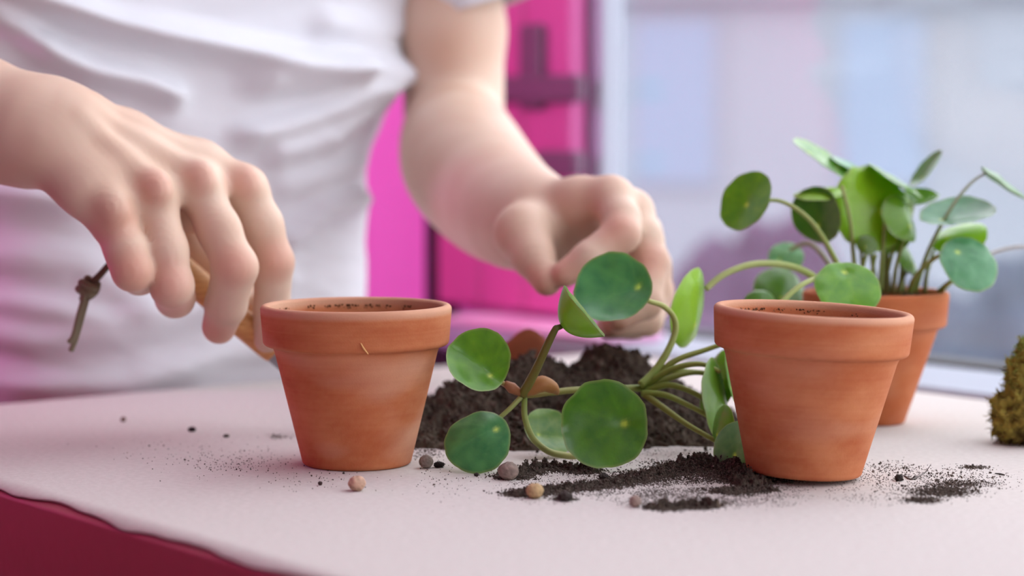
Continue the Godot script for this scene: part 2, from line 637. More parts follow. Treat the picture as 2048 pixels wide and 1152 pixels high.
# ---------------------------------------------------------------- the table
func table():
	var o := thing("work_table", "rectangular work table with magenta painted edge against the window sill", "table")
	in_room(o)
	var b := Buf.new()                                    # thick top with a rounded edge
	var L := 1.3; var W := 0.728
	var rings := [[0.03, 0.668], [0.0, 0.668], [0.0, 0.7425], [0.003, 0.7449], [0.006, 0.7466], [0.009, 0.7477], [0.012, 0.7480], [0.03, 0.7480], [0.36, 0.7480]]
	for q in rings:
		for k in 40:
			var g := k / 10
			var f := (k % 10) / 10.0
			var x: float; var z: float
			var i: float = q[0]
			match g:
				0: x = lerpf(i, L - i, f); z = i
				1: x = L - i; z = lerpf(i, W - i, f)
				2: x = lerpf(L - i, i, f); z = W - i
				_: x = i; z = lerpf(W - i, i, f)
			b.v.append(Vector3(x, q[1], -z))
	for l in rings.size() - 1:
		for k in 40:
			var k2 := (k + 1) % 40
			b.quad(l * 40 + k, l * 40 + k2, (l + 1) * 40 + k2, (l + 1) * 40 + k)
	obj("table_top", b.mesh(), M.magenta, o)
	for q in [[0.05, 0.05], [L - 0.11, 0.05], [0.05, W - 0.11], [L - 0.11, W - 0.11]]:
		obj("leg", slab(q[0], q[0] + 0.06, 0.0, 0.668, q[1], q[1] + 0.06, 0.004), M.magenta, o)
	# a sheet of paper over the top; its edge waves and follows the rounding
	var s := Buf.new()
	var na := 420; var nb := 70
	for j in nb + 1:
		for i in na + 1:
			var x := lerpf(0.002, L - 0.002, float(i) / na)
			var fz := float(j) / nb
			var lo := 0.0045 + 0.005 * fine.get_noise_1d(x * 6.0 + 3.0) + 0.002 * fine.get_noise_1d(x * 14.0)
			var z := lerpf(lo, W - 0.003, fz * fz * 0.75 + fz * 0.25)
			var y := TABLE
			var d := minf(z, minf(x, W - z))
			if d < 0.012: y -= 0.0055 * pow((0.012 - d) / 0.012, 2.0)
			s.v.append(Vector3(x, y, -z))
	for j in nb:
		for i in na:
			var a := j * (na + 1) + i
			s.quad(a, a + 1, a + na + 2, a + na + 1)
	var n := s.v.size()
	for i in n: s.v.append(s.v[i] - Vector3(0, 0.0012, 0))
	for j in nb:
		for i in na:
			var a := n + j * (na + 1) + i
			s.quad(a, a + na + 1, a + na + 2, a + 1)
	for i in na:
		s.quad(n + i, n + i + 1, i + 1, i)
		var a := nb * (na + 1) + i
		s.quad(a, a + 1, n + a + 1, n + a)
	for j in nb:
		var a := j * (na + 1)
		s.quad(a, a + na + 1, n + a + na + 1, n + a)
		s.quad(n + a + na, n + a + 2 * na + 1, a + 2 * na + 1, a + na)
	var sheet := obj("paper_sheet", s.mesh(), M.paper)
	in_room(sheet)
	tag(sheet, "large sheet of pale beige paper covering the table top", "paper")


# ---------------------------------------------------------------- pots
func pot_profile(rim: float, neck: float, foot: float, high: float, band: float) -> PackedVector2Array:
	var p := PackedVector2Array()
	var add := func(a: Vector2, b: Vector2, n: int):
		for k in n: p.append(a.lerp(b, float(k) / n))
	var yb := high - band
	add.call(Vector2(0.0005, 0.001), Vector2(foot - 0.004, 0.001), 4)
	for k in 5:
		var g := -PI / 2 + PI / 2 * k / 5.0
		p.append(Vector2(foot - 0.003 + cos(g) * 0.003, 0.003 + sin(g) * 0.003))
	add.call(Vector2(foot, 0.003), Vector2(neck, yb - 0.003), 46)
	add.call(Vector2(neck, yb - 0.003), Vector2(neck + 0.0012, yb), 3)
	add.call(Vector2(neck + 0.0012, yb), Vector2(rim - 0.0042, yb + 0.0010), 5)
	for k in 5:
		var g := -PI / 2 + PI / 2 * k / 5.0
		p.append(Vector2(rim - 0.0042 + cos(g) * 0.0028, yb + 0.0038 + sin(g) * 0.0028))
	add.call(Vector2(rim - 0.0014, yb + 0.0038), Vector2(rim, high - 0.003), 18)
	for k in 10:
		var g := PI * k / 10.0
		p.append(Vector2(rim - 0.0027 + cos(g) * 0.0027, high - 0.0027 + sin(g) * 0.0027))
	add.call(Vector2(rim - 0.0054, high - 0.003), Vector2(neck - 0.004, yb - 0.002), 14)
	add.call(Vector2(neck - 0.004, yb - 0.002), Vector2(foot - 0.003, 0.008), 16)
	p.append(Vector2(0.0005, 0.008))
	return p


func pot_tint(seed_at: float, bloom: float, deep: Color, pale: Color) -> Callable:
	return func(p: Vector3, _i: int) -> Color:
		var g := atan2(p.z, p.x)
		var n := fbm.get_noise_3d(cos(g) * 0.8 + seed_at, p.y * 45.0, sin(g) * 0.8)
		var spots := fine.get_noise_3d(p.x * 260.0 + seed_at, p.y * 260.0, p.z * 260.0)
		var turns := fine.get_noise_1d(p.y * 900.0 + seed_at)                # faint turning lines
		var c := deep.lerp(pale, clampf(0.38 + 0.5 * n + 0.10 * turns + 0.10 * spots, 0, 1))
		var chalk := clampf(fine.get_noise_3d(cos(g) * 0.5 - seed_at, p.y * 30.0 + 5.0, sin(g) * 0.5) * 1.6 + 0.1, 0, 1) * bloom
		c = c.lerp(lin(214, 182, 160), chalk)
		return c.lerp(lin(216, 176, 148), 0.5 * smoothstep(0.0865, 0.0895, p.y)) if bloom > 0.0 else c


func soil_disc(r: float, rough: float, s: float) -> ArrayMesh:
	var b := Buf.new()
	var rings := 22; var seg := 64
	for i in rings + 1:
		for k in seg:
			var g := TAU * k / seg
			var q := r * i / rings
			var p := Vector3(cos(g) * q, 0, -sin(g) * q)
			p.y = rough * (fbm.get_noise_3d(p.x * 90.0, s, p.z * 90.0) + 0.5 * fine.get_noise_3d(p.x * 420.0, s, p.z * 420.0))
			b.v.append(p)
			b.c.append(soil_tint(p))
	for i in rings:
		for k in seg:
			var k2 := (k + 1) % seg
			b.quad(i * seg + k, (i + 1) * seg + k, (i + 1) * seg + k2, i * seg + k2)
	return b.mesh()


func soil_tint(p: Vector3) -> Color:
	var n := fine.get_noise_3d(p.x * 300.0, p.y * 300.0, p.z * 300.0)
	var w := fbm.get_noise_3d(p.x * 40.0, p.y * 40.0, p.z * 40.0)
	return lin(62, 54, 48).lerp(lin(108, 94, 82), clampf(0.35 + 0.5 * n + 0.4 * w, 0, 1))


func stick_crumbs(parent: Node, r: float, y: float, n: int, g0: float, g1: float, lowest: float):
	var places := []
	var tints := []
	for k in n:
		var g := lerpf(g0, g1, rng.randf())
		if fbm.get_noise_2d(g * 3.0 + r * 900.0, y * 40.0) < rng.randfn(-0.05, 0.15): continue
		var h: float = y - lowest * pow(rng.randf(), 1.5)
		places.append(Transform3D(turned(rng.randf_range(0.0002, 0.0010)), Vector3(cos(g) * r, h, -sin(g) * r)))
		tints.append(lin(116, 78, 56) * rng.randf_range(0.5, 1.6))
	many("soil_crumbs", crumb(), M.grain, places, parent, tints)


func crumb() -> ArrayMesh:
	if not M.has("crumb"):
		var b := Buf.new()
		var rr := RandomNumberGenerator.new()
		rr.seed = 5
		for k in 6:
			var d: Vector3 = [Vector3.RIGHT, Vector3.LEFT, Vector3.UP, Vector3.DOWN, Vector3.BACK, Vector3.FORWARD][k]
			b.v.append(d * rr.randf_range(0.7, 1.3) + Vector3(rr.randf() - 0.5, rr.randf() - 0.5, rr.randf() - 0.5) * 0.5)
		for q in [[0, 2, 4], [2, 1, 4], [1, 3, 4], [3, 0, 4], [2, 0, 5], [1, 2, 5], [3, 1, 5], [0, 3, 5]]:
			b.t.append_array(q)
		M.crumb = b.mesh(true)
	return M.crumb


func pots():
	var deep := lin(170, 90, 54)
	var pale := lin(204, 136, 94)
	# left pot
	var c := at(714, 931, 1.29); c.y = TABLE
	var o := thing("terracotta_pot", "empty looking terracotta pot with chalky bands, in front of the hand gripping a handle", "pot", c, "small terracotta pots")
	var pot := obj("body", lathe(pot_profile(0.0550, 0.0468, 0.0318, 0.0925, 0.0245), 144, pot_tint(2.0, 0.30, deep, pale)), M.clay, o)
	obj("soil", soil_disc(0.0475, 0.0045, 1.0), M.soil, o).position.y = 0.0815
	stick_crumbs(o, 0.0492, 0.0880, 700, 0.9, 2.8, 0.008)
	var scratch_mark := obj("scratch_sliver", tube([Vector3(0.0062, 0.0755, 0.0545), Vector3(0.0078, 0.0725, 0.0540), Vector3(0.0102, 0.0692, 0.0530)], [0.0003, 0.0006, 0.0003], 6, 4, lin(222, 172, 110)), M.stem, o)
	scratch_mark.set_meta("label", "thin straw coloured scratch on the rim band, shaped as a raised sliver")  # raised sliver standing in for a tan scratch in the clay
	# right pot, leaning on the spilled soil
	var c2 := at(1607, 966, 1.237); c2.y = TABLE + 0.0032
	var o2 := thing("terracotta_pot", "clean terracotta pot leaning slightly on spilled soil, in front of the potted plant", "pot", c2, "small terracotta pots")
	o2.rotation = Vector3(0.0, 0.6, 0.0)
	o2.basis = Basis(Vector3.BACK, -0.052) * o2.basis
	obj("body", lathe(pot_profile(0.0550, 0.0473, 0.0322, 0.0915, 0.0245), 144, pot_tint(11.0, 0.12, deep, pale)), M.clay, o2)
	obj("soil", soil_disc(0.0475, 0.0045, 4.0), M.soil, o2).position.y = 0.0795
	stick_crumbs(o2, 0.0492, 0.0865, 800, 0.3, 2.3, 0.008)


# ---------------------------------------------------------------- soil
func seg_dist(p: Vector2, a: Vector2, b: Vector2) -> float:
	var d := b - a
	var t := clampf((p - a).dot(d) / maxf(d.length_squared(), 1e-9), 0, 1)
	return (p - a - d * t).length()


func flat_path(px: Array) -> PackedVector2Array:
	var out := PackedVector2Array()
	for q in px:
		var p := on(q[0], q[1])
		out.append(Vector2(p.x, p.z))
	return out


func height_field(x0: float, x1: float, z0: float, z1: float, step: float, high: Callable) -> ArrayMesh:
	var b := Buf.new()
	var nx := int((x1 - x0) / step); var nz := int((z1 - z0) / step)
	var hs := PackedFloat32Array()
	for j in nz + 1:
		for i in nx + 1: hs.append(high.call(x0 + i * step, z0 + j * step))
	var idx := PackedInt32Array()
	idx.resize(hs.size())
	idx.fill(-1)
	var put := func(i: int, j: int) -> int:
		var k := j * (nx + 1) + i
		if idx[k] < 0:
			idx[k] = b.v.size()
			var p := Vector3(x0 + i * step, TABLE + maxf(hs[k], -0.0003), z0 + j * step)
			b.v.append(p)
			b.c.append(soil_tint(p))
		return idx[k]
	for j in nz:
		for i in nx:
			var k := j * (nx + 1) + i
			if maxf(maxf(hs[k], hs[k + 1]), maxf(hs[k + nx + 1], hs[k + nx + 2])) > 0.00015:
				b.quad(put.call(i, j), put.call(i, j + 1), put.call(i + 1, j + 1), put.call(i + 1, j))
	return b.mesh()


func soil():
	# the heap behind the uprooted plant
	var humps := []
	for q in [[1060, 1.445, 0.050, 0.075, 0.085], [1225, 1.47, 0.054, 0.072, 0.085], [945, 1.42, 0.038, 0.055, 0.07], [1150, 1.43, 0.036, 0.075, 0.08], [1330, 1.43, 0.028, 0.055, 0.06], [1100, 1.395, 0.022, 0.09, 0.05], [885, 1.40, 0.018, 0.04, 0.045], [1380, 1.40, 0.012, 0.045, 0.04]]:
		var p := at(q[0], 600, q[1])
		humps.append([p.x, p.z, q[2], q[3], q[4]])
	var heap := func(x: float, z: float) -> float:
		var h := 0.0
		x += 0.007 * fbm.get_noise_2d(x * 45.0 + 3.0, z * 45.0)
		z += 0.007 * fbm.get_noise_2d(x * 45.0, z * 45.0 + 7.0)
		for q in humps:
			var dx: float = (x - q[0]) / q[3]; var dz: float = (z - q[1]) / q[4]
			var w := 1.0 - sqrt(dx * dx + dz * dz + 0.012) + 0.11
			if w > 0:
				var x2: float = q[2] * pow(minf(w, 1.0), 1.05)
				var mx := maxf(0.012 - absf(h - x2), 0.0)
				h = maxf(h, x2) + mx * mx / 0.048
		if h <= 0: return -1.0
		var n := 0.007 * fbm.get_noise_2d(x * 60.0, z * 60.0) + 0.0035 * fbm.get_noise_2d(x * 190.0, z * 190.0 + 9) + 0.0012 * fine.get_noise_2d(x * 700.0, z * 700.0)
		return h * 0.93 + n * minf(1.0, h / 0.01) - 0.0012
	var o := thing("soil_heap", "large dark heap of potting soil behind the uprooted plant", "soil")
	o.set_meta("kind", "stuff")
	obj("heap", height_field(-0.085, 0.15, -1.56, -1.32, 0.0011, heap), M.soil, o).set_meta("kind", "stuff")
	var places := []
	var tints := []
	for k in 9000:
		var x := rng.randf_range(-0.08, 0.145); var z := rng.randf_range(-1.54, -1.33)
		var h: float = heap.call(x, z)
		if h < -0.5:
			if rng.randf() > 0.04: continue
			h = 0.0
		var s := rng.randf_range(0.0005, 0.0014) if rng.randf() < 0.93 else rng.randf_range(0.0015, 0.0034)
		places.append(Transform3D(turned(s), Vector3(x, TABLE + maxf(h, 0) + s * 0.3, z)))
		tints.append(lin(80, 70, 62) * rng.randf_range(0.5, 1.7))
	many("soil_crumbs", crumb(), M.grain, places, o, tints)

	# spilled soil in front: ridges, and loose grains round them
	var ridges := [
		[flat_path([[1022, 958], [1040, 946], [1075, 936], [1113, 934], [1150, 940], [1184, 946]]), 0.0044, 0.0062],
		[flat_path([[1034, 992], [1060, 986], [1092, 981], [1145, 977], [1197, 971], [1250, 965]]), 0.0026, 0.0068],
		[flat_path([[1250, 963], [1277, 957], [1330, 946], [1380, 934]]), 0.0032, 0.0095],
		[flat_path([[1370, 938], [1408, 930], [1450, 934], [1480, 950], [1500, 966]]), 0.0062, 0.0150],
		[flat_path([[1303, 1017], [1343, 1014], [1385, 1010], [1425, 1014]]), 0.0042, 0.0058],
		[flat_path([[1440, 985], [1490, 978], [1540, 980]]), 0.0018, 0.0060],
		[flat_path([[1120, 999], [1138, 999]]), 0.0022, 0.0022],
	]
	var spill := func(x: float, z: float) -> float:
		var p := Vector2(x, z)
		var h := 0.0
		for r in ridges:
			var d := 1.0
			for i in r[0].size() - 1: d = minf(d, seg_dist(p, r[0][i], r[0][i + 1]))
			var w: float = r[2]
			d += 0.006 * fbm.get_noise_2d(x * 130.0, z * 130.0) + 0.002
			if d < w: h = maxf(h, r[1] * (1.0 - pow(d / w, 2.0)))
		if h <= 0: return -1.0
		return h * (0.75 + 1.3 * fbm.get_noise_2d(x * 150.0 + 4, z * 150.0)) + 0.0013 * fine.get_noise_2d(x * 800.0, z * 800.0) - 0.0005
	var o2 := thing("spilled_soil", "thin ridges of spilled dark soil in front of the uprooted plant", "soil")
	o2.set_meta("kind", "stuff")
	obj("ridges", height_field(-0.012, 0.2, -1.33, -1.12, 0.0007, spill), M.soil, o2).set_meta("kind", "stuff")
	places = []
	tints = []
	var grain_at := func(p: Vector3, s: float):
		places.append(Transform3D(turned(s), p + Vector3(0, s * 0.4, 0)))
		tints.append(lin(78, 69, 62) * rng.randf_range(0.45, 1.9))
	for r in ridges:
		var path: PackedVector2Array = r[0]
		for i in path.size() - 1:
			var n := int((path[i + 1] - path[i]).length() * 90000.0) + 60
			for k in n:
				var q := path[i].lerp(path[i + 1], rng.randf())
				var spread: float = r[2] * 1.5 * rng.randfn(0.0, 0.62)
				var along := (path[i + 1] - path[i]).normalized()
				q += Vector2(-along.y, along.x) * spread + along * rng.randfn(0.0, 0.003)
				var h: float = maxf(0.0, spill.call(q.x, q.y))
				grain_at.call(Vector3(q.x, TABLE + h, q.y), rng.randf_range(0.00018, 0.00062) * (1.0 if rng.randf() < 0.95 else 1.8))
	# fine dust between the ridges and beside the right pot
	for z in [[980, 1220, 930, 1010, 3500], [1160, 1560, 935, 1020, 20000], [1340, 1640, 950, 1020, 5000], [1640, 1840, 940, 1015, 1500], [1050, 1480, 885, 935, 2000]]:
		for k in z[4]:
			var px := rng.randf_range(z[0], z[1]); var py := rng.randf_range(z[2], z[3])
			if fbm.get_noise_2d(px * 0.012, py * 0.05) < rng.randfn(-0.12, 0.22): continue
			var ex: float = absf(px - (z[0] + z[1]) / 2.0) / (z[1] - z[0]) * 2.0
			var ey: float = absf(py - (z[2] + z[3]) / 2.0) / (z[3] - z[2]) * 2.0
			if ex * ex + ey * ey > rng.randf_range(0.3, 1.1): continue
			grain_at.call(on(px, py), rng.randf_range(0.00012, 0.00036))
	many("soil_grains", crumb(), M.grain, places, o2, tints)

	# the sprinkling to the right of the right pot, and the one behind the left pot
	for z in [["fine sprinkle of dark soil right of the leaning pot", [[1885, 983, 62, 10, 2700], [1845, 1001, 36, 6, 900], [1925, 968, 66, 7, 1000], [1950, 935, 26, 4, 420], [1870, 955, 140, 20, 1000], [1780, 935, 60, 12, 260]]],
			["sparse dark crumbs of soil scattered left of the chalky pot", [[560, 873, 24, 5, 130], [470, 925, 110, 24, 300], [640, 960, 120, 26, 90], [330, 900, 120, 26, 60], [900, 960, 70, 40, 120], [850, 905, 40, 14, 420]]]]:
		places.clear()                                     # the same arrays: grain_at holds on to them
		tints.clear()
		for c in z[1]:
			for k in c[4]:
				grain_at.call(on(c[0] + rng.randfn(0, 0.55) * c[2], c[1] + rng.randfn(0, 0.55) * c[3]), rng.randf_range(0.00014, 0.00045) * (1.0 if rng.randf() < 0.95 else 2.2))
		var m := many("soil_sprinkle", crumb(), M.grain, places, self, tints)
		tag(m, z[0], "soil", "", "stuff")


# ---------------------------------------------------------------- leaves and stalks
func flat_normal(ratio: float, deg: float) -> Vector3:   # a normal that tilts away from the eye's direction
	var g := deg_to_rad(deg)
	var s := sqrt(maxf(0.0, 1.0 - ratio * ratio))
	var n := Vector3(s * cos(g), s * sin(g), ratio)
	return n.rotated(Vector3.RIGHT, -PITCH)


# o: cup (bowl), fold (along the crease), crease (degrees), back (seen from below), long (length over width), wave, seed, dot
func leaf(parent: Node3D, c: Vector3, r: float, n: Vector3, o := {}) -> MeshInstance3D:
	var crease: float = deg_to_rad(o.get("crease", 90.0))
	var t := Vector3(cos(crease), sin(crease), 0)
	t = (t - n * t.dot(n)).normalized()
	var s := t.cross(n)
	var cup: float = o.get("cup", 0.12)
	var fold: float = o.get("fold", 0.0)
	var long: float = o.get("long", 1.0)
	var wave: float = o.get("wave", 0.02)
	var sd: float = o.get("seed", c.x * 97.0 + c.y * 53.0)
	var dot: Vector2 = o.get("dot", Vector2(0.0, -0.42))
	var deep: Color = o.get("deep", lin(58, 108, 34))
	var light: Color = o.get("light", lin(106, 150, 42))
	var under: Color = o.get("under", lin(120, 160, 66))
	var b := Buf.new()
	var rings := 14
	var seg := 56
	for side in 2:
		for i in rings + 1:
			var q := float(i) / rings
			for k in seg:
				var g := TAU * k / seg
				var rim := 1.0 + wave * 1.6 * fine.get_noise_2d(cos(g) * 1.6 + sd, sin(g) * 1.6) + wave * 0.22 * fine.get_noise_2d(cos(g) * 5.0 + sd, sin(g) * 5.0)
				var u := cos(g) * q * rim
				var v := sin(g) * q * rim * long
				var z := cup * q * q + fold * (sqrt(u * u + 0.06) - 0.245)
				z += wave * q * q * 2.4 * fine.get_noise_2d(u * 0.8 + sd, v * 0.8) - (0.0 if o.has("plain_dot") else 0.05) * exp(-((u - dot.x) * (u - dot.x) + (v - dot.y) * (v - dot.y)) * 18.0)
				var thick := 0.0007 * (1.0 - pow(q, 6.0)) + 0.00012
				b.v.append(c + (s * u + t * v + n * z) * r - (n * thick if side else Vector3.ZERO))
				var d := Vector2(u, v) - dot
				var vein := pow(absf(cos(atan2(d.y, d.x) * 4.0 + sd)), 24.0) * clampf(d.length() * 2.0, 0, 1) * 0.22
				var mix := clampf(0.38 + 0.5 * fbm.get_noise_2d(u * 1.6 + sd, v * 1.6 + 3.0) + vein, 0, 1)
				var col := deep.lerp(light, mix) if side == 0 else under.lerp(light, 0.3 * mix)
				var spot := exp(-d.length_squared() * 190.0)
				if not o.get("plain_dot", false): col = col.lerp(lin(176, 196, 96), clampf(spot, 0, 1))
				col = Color(col.r * 2.0, col.g * 2.0, col.b * 2.2) if o.get("cool_sheen", false) else Color(col.r * 1.8, col.g * 1.7, col.b * 1.15)  # cool leaves: own blue-green plus a bluish sheen lightened into the colour
				if q > 0.97: col = col.lerp(lin(176, 190, 120), 0.55)
				b.c.append(col)
	var m := (rings + 1) * seg
	for i in rings:
		for k in seg:
			var k2 := (k + 1) % seg
			b.quad(i * seg + k, (i + 1) * seg + k, (i + 1) * seg + k2, i * seg + k2)
			b.quad(m + i * seg + k2, m + (i + 1) * seg + k2, m + (i + 1) * seg + k, m + i * seg + k)
	for k in seg:
		var k2 := (k + 1) % seg
		b.quad(rings * seg + k, m + rings * seg + k, m + rings * seg + k2, rings * seg + k2)
	return obj("leaf", b.mesh(), M.leaf, parent)


func px_leaf(parent: Node3D, px: float, py: float, d: float, a: float, ratio: float, deg: float, o := {}) -> MeshInstance3D:
	var n := flat_normal(ratio, deg)
	return leaf(parent, at(px, py, d), a * d / F, -n if o.get("back", false) else n, o)


func stalk(parent: Node3D, p: Array, r0: float, r1: float, c0: Color, c1: Color, called := "stalk") -> MeshInstance3D:
	var path := []
	for q in p: path.append(at(q[0], q[1], q[2]) if q is Array else q)
	return obj(called, tube(path, [r0, lerpf(r0, r1, 0.6), r1], 9, 8, func(f, _g): return c0.lerp(c1, f)), M.stem, parent)


func uprooted_plant():
	var o := thing("uprooted_plant", "uprooted bare stemmed plant with round leaves lying against the soil heap", "plant")
	var green := lin(126, 146, 66)
	var pale := lin(164, 174, 104)
	var brown := lin(140, 98, 66)
	var dark := lin(78, 82, 40)
	# the lying stem, its scarred nodes and the bud scales
	stalk(o, [[1008, 768, 1.285], [1030, 782, 1.29], [1052, 790, 1.295], [1100, 785, 1.305], [1150, 780, 1.315], [1215, 778, 1.33], [1285, 776, 1.34]], 0.0016, 0.0022, brown, green, "stem")
	obj("bud_scale", tube([at(1046, 790, 1.288), at(1062, 778, 1.286), at(1085, 768, 1.286), at(1106, 776, 1.288), at(1116, 788, 1.291)], [0.0012, 0.0042, 0.0050, 0.0036, 0.0008], 12, 5, lin(162, 112, 66)), M.stem, o)
	obj("bud_scale", tube([at(1010, 766, 1.283), at(1024, 776, 1.284), at(1044, 788, 1.287)], [0.0016, 0.0034, 0.0016], 10, 5, lin(150, 96, 66)), M.stem, o)
	# leaves of the near end
	var s := stalk(o, [[1046, 788, 1.287], [1070, 744, 1.275], [1094, 692, 1.265], [1110, 660, 1.26], [1114, 656, 1.26], [1122, 653, 1.262], [1130, 649, 1.2635]], 0.0030, 0.0013, lin(118, 112, 48), dark)
	px_leaf(o, 1128, 654, 1.262, 66, 0.07, 39, {"crease": 129.0, "fold": 0.0, "cup": 0.78, "plain_dot": true, "seed": 1.0, "dot": Vector2(0.0, -0.1), "under": lin(110, 152, 44), "long": 1.0})
	stalk(o, [[1008, 768, 1.285], [1000, 764, 1.279], [990, 758, 1.274]], 0.0017, 0.0012, brown, green)
	px_leaf(o, 954, 726, 1.268, 66, 0.93, 60, {"crease": -36.0, "fold": 0.62, "cup": 0.02, "seed": 2.0, "dot": Vector2(0.1, 0.55), "deep": lin(66, 118, 28), "light": lin(96, 148, 34)})
	stalk(o, [[1042, 794, 1.287], [1022, 815, 1.285], [1000, 835, 1.285]], 0.0016, 0.0013, pale, pale)
	px_leaf(o, 951, 874, 1.258, 73, 0.80, 114, {"cool_sheen": true, "crease": 28.0, "fold": -0.22, "cup": -0.14, "seed": 3.0, "long": 0.95, "dot": Vector2(0.0, 0.6), "deep": lin(44, 98, 56), "light": lin(80, 134, 76)})
	stalk(o, [[1049, 796, 1.288], [1050, 836, 1.285], [1066, 876, 1.285], [1096, 902, 1.288], [1130, 911, 1.292], [1152, 912, 1.294]], 0.0017, 0.0021, green, lin(196, 194, 128))
	px_leaf(o, 1098, 868, 1.318, 56, 0.70, 60, {"crease": 20.0, "fold": 0.15, "cup": 0.1, "seed": 4.0, "back": false, "deep": lin(70, 120, 60), "light": lin(128, 160, 96)})
	# the big round leaf in front
	px_leaf(o, 1208, 851, 1.268, 90, 0.985, 70, {"crease": 8.0, "fold": 0.36, "cup": 0.08, "wave": 0.035, "seed": 5.0, "dot": Vector2(0.02, 0.46), "deep": lin(52, 102, 34), "light": lin(84, 136, 36)})
	stalk(o, [[1262, 800, 1.318], [1270, 822, 1.300], [1262, 842, 1.282], [1251, 852, 1.2715]], 0.0016, 0.0013, green, pale)
	# the leaf held up by the hand
	stalk(o, [[1282, 770, 1.335], [1308, 744, 1.34], [1334, 705, 1.345], [1351, 662, 1.35], [1346, 632, 1.35], [1326, 612, 1.345], [1303, 604, 1.342], [1278, 596, 1.342]], 0.0026, 0.0014, green, lin(178, 178, 110))
	px_leaf(o, 1228, 584, 1.338, 80, 0.84, 112, {"cool_sheen": true, "crease": 12.0, "fold": 0.2, "cup": 0.13, "wave": 0.025, "seed": 6.0, "dot": Vector2(0.05, 0.62), "deep": lin(52, 108, 66), "light": lin(82, 138, 76), "long": 1.0})
	# the tuft of stalks at the root end
	var ends := [
		[[1286, 772, 1.34], [1350, 722, 1.345], [1410, 700, 1.35], [1440, 690, 1.35]],
		[[1288, 774, 1.34], [1340, 740, 1.335], [1400, 728, 1.33], [1440, 744, 1.33]],
		[[1290, 776, 1.34], [1350, 752, 1.345], [1400, 745, 1.35], [1446, 760, 1.35]],
		[[1290, 782, 1.338], [1340, 770, 1.335], [1400, 792, 1.33], [1448, 830, 1.325]],
		[[1288, 788, 1.336], [1330, 818, 1.322], [1376, 850, 1.312], [1432, 882, 1.305]],
		[[1284, 786, 1.335], [1330, 790, 1.33], [1380, 812, 1.325], [1424, 836, 1.322]],
		[[1284, 774, 1.34], [1312, 748, 1.35], [1352, 742, 1.36], [1420, 746, 1.365]],
	]
	for i in ends.size():
		stalk(o, ends[i], 0.0022, 0.0014, green if i % 2 else lin(118, 120, 52), lin(150, 160, 80))
	px_leaf(o, 1444, 800, 1.33, 62, 0.45, 8, {"crease": 96.0, "fold": 0.2, "seed": 7.0, "back": true, "deep": lin(50, 92, 30), "long": 1.4, "under": lin(84, 128, 40)})
	px_leaf(o, 1470, 888, 1.272, 54, 0.62, 150, {"cool_sheen": true, "crease": 108.0, "fold": 0.2, "cup": -0.1, "seed": 8.0, "deep": lin(70, 116, 82), "light": lin(104, 142, 104)})
	px_leaf(o, 1424, 760, 1.36, 66, 0.4, 160, {"crease": 80.0, "fold": 0.25, "seed": 9.0, "back": true, "deep": lin(60, 104, 30), "under": lin(96, 142, 40)})
	px_leaf(o, 1462, 752, 1.34, 58, 0.42, 10, {"crease": 84.0, "fold": 0.1, "seed": 10.0, "deep": lin(70, 120, 70)})
	px_leaf(o, 1440, 852, 1.30, 44, 0.4, 170, {"crease": 100.0, "fold": 0.1, "seed": 11.0, "back": true, "under": lin(90, 138, 44)})


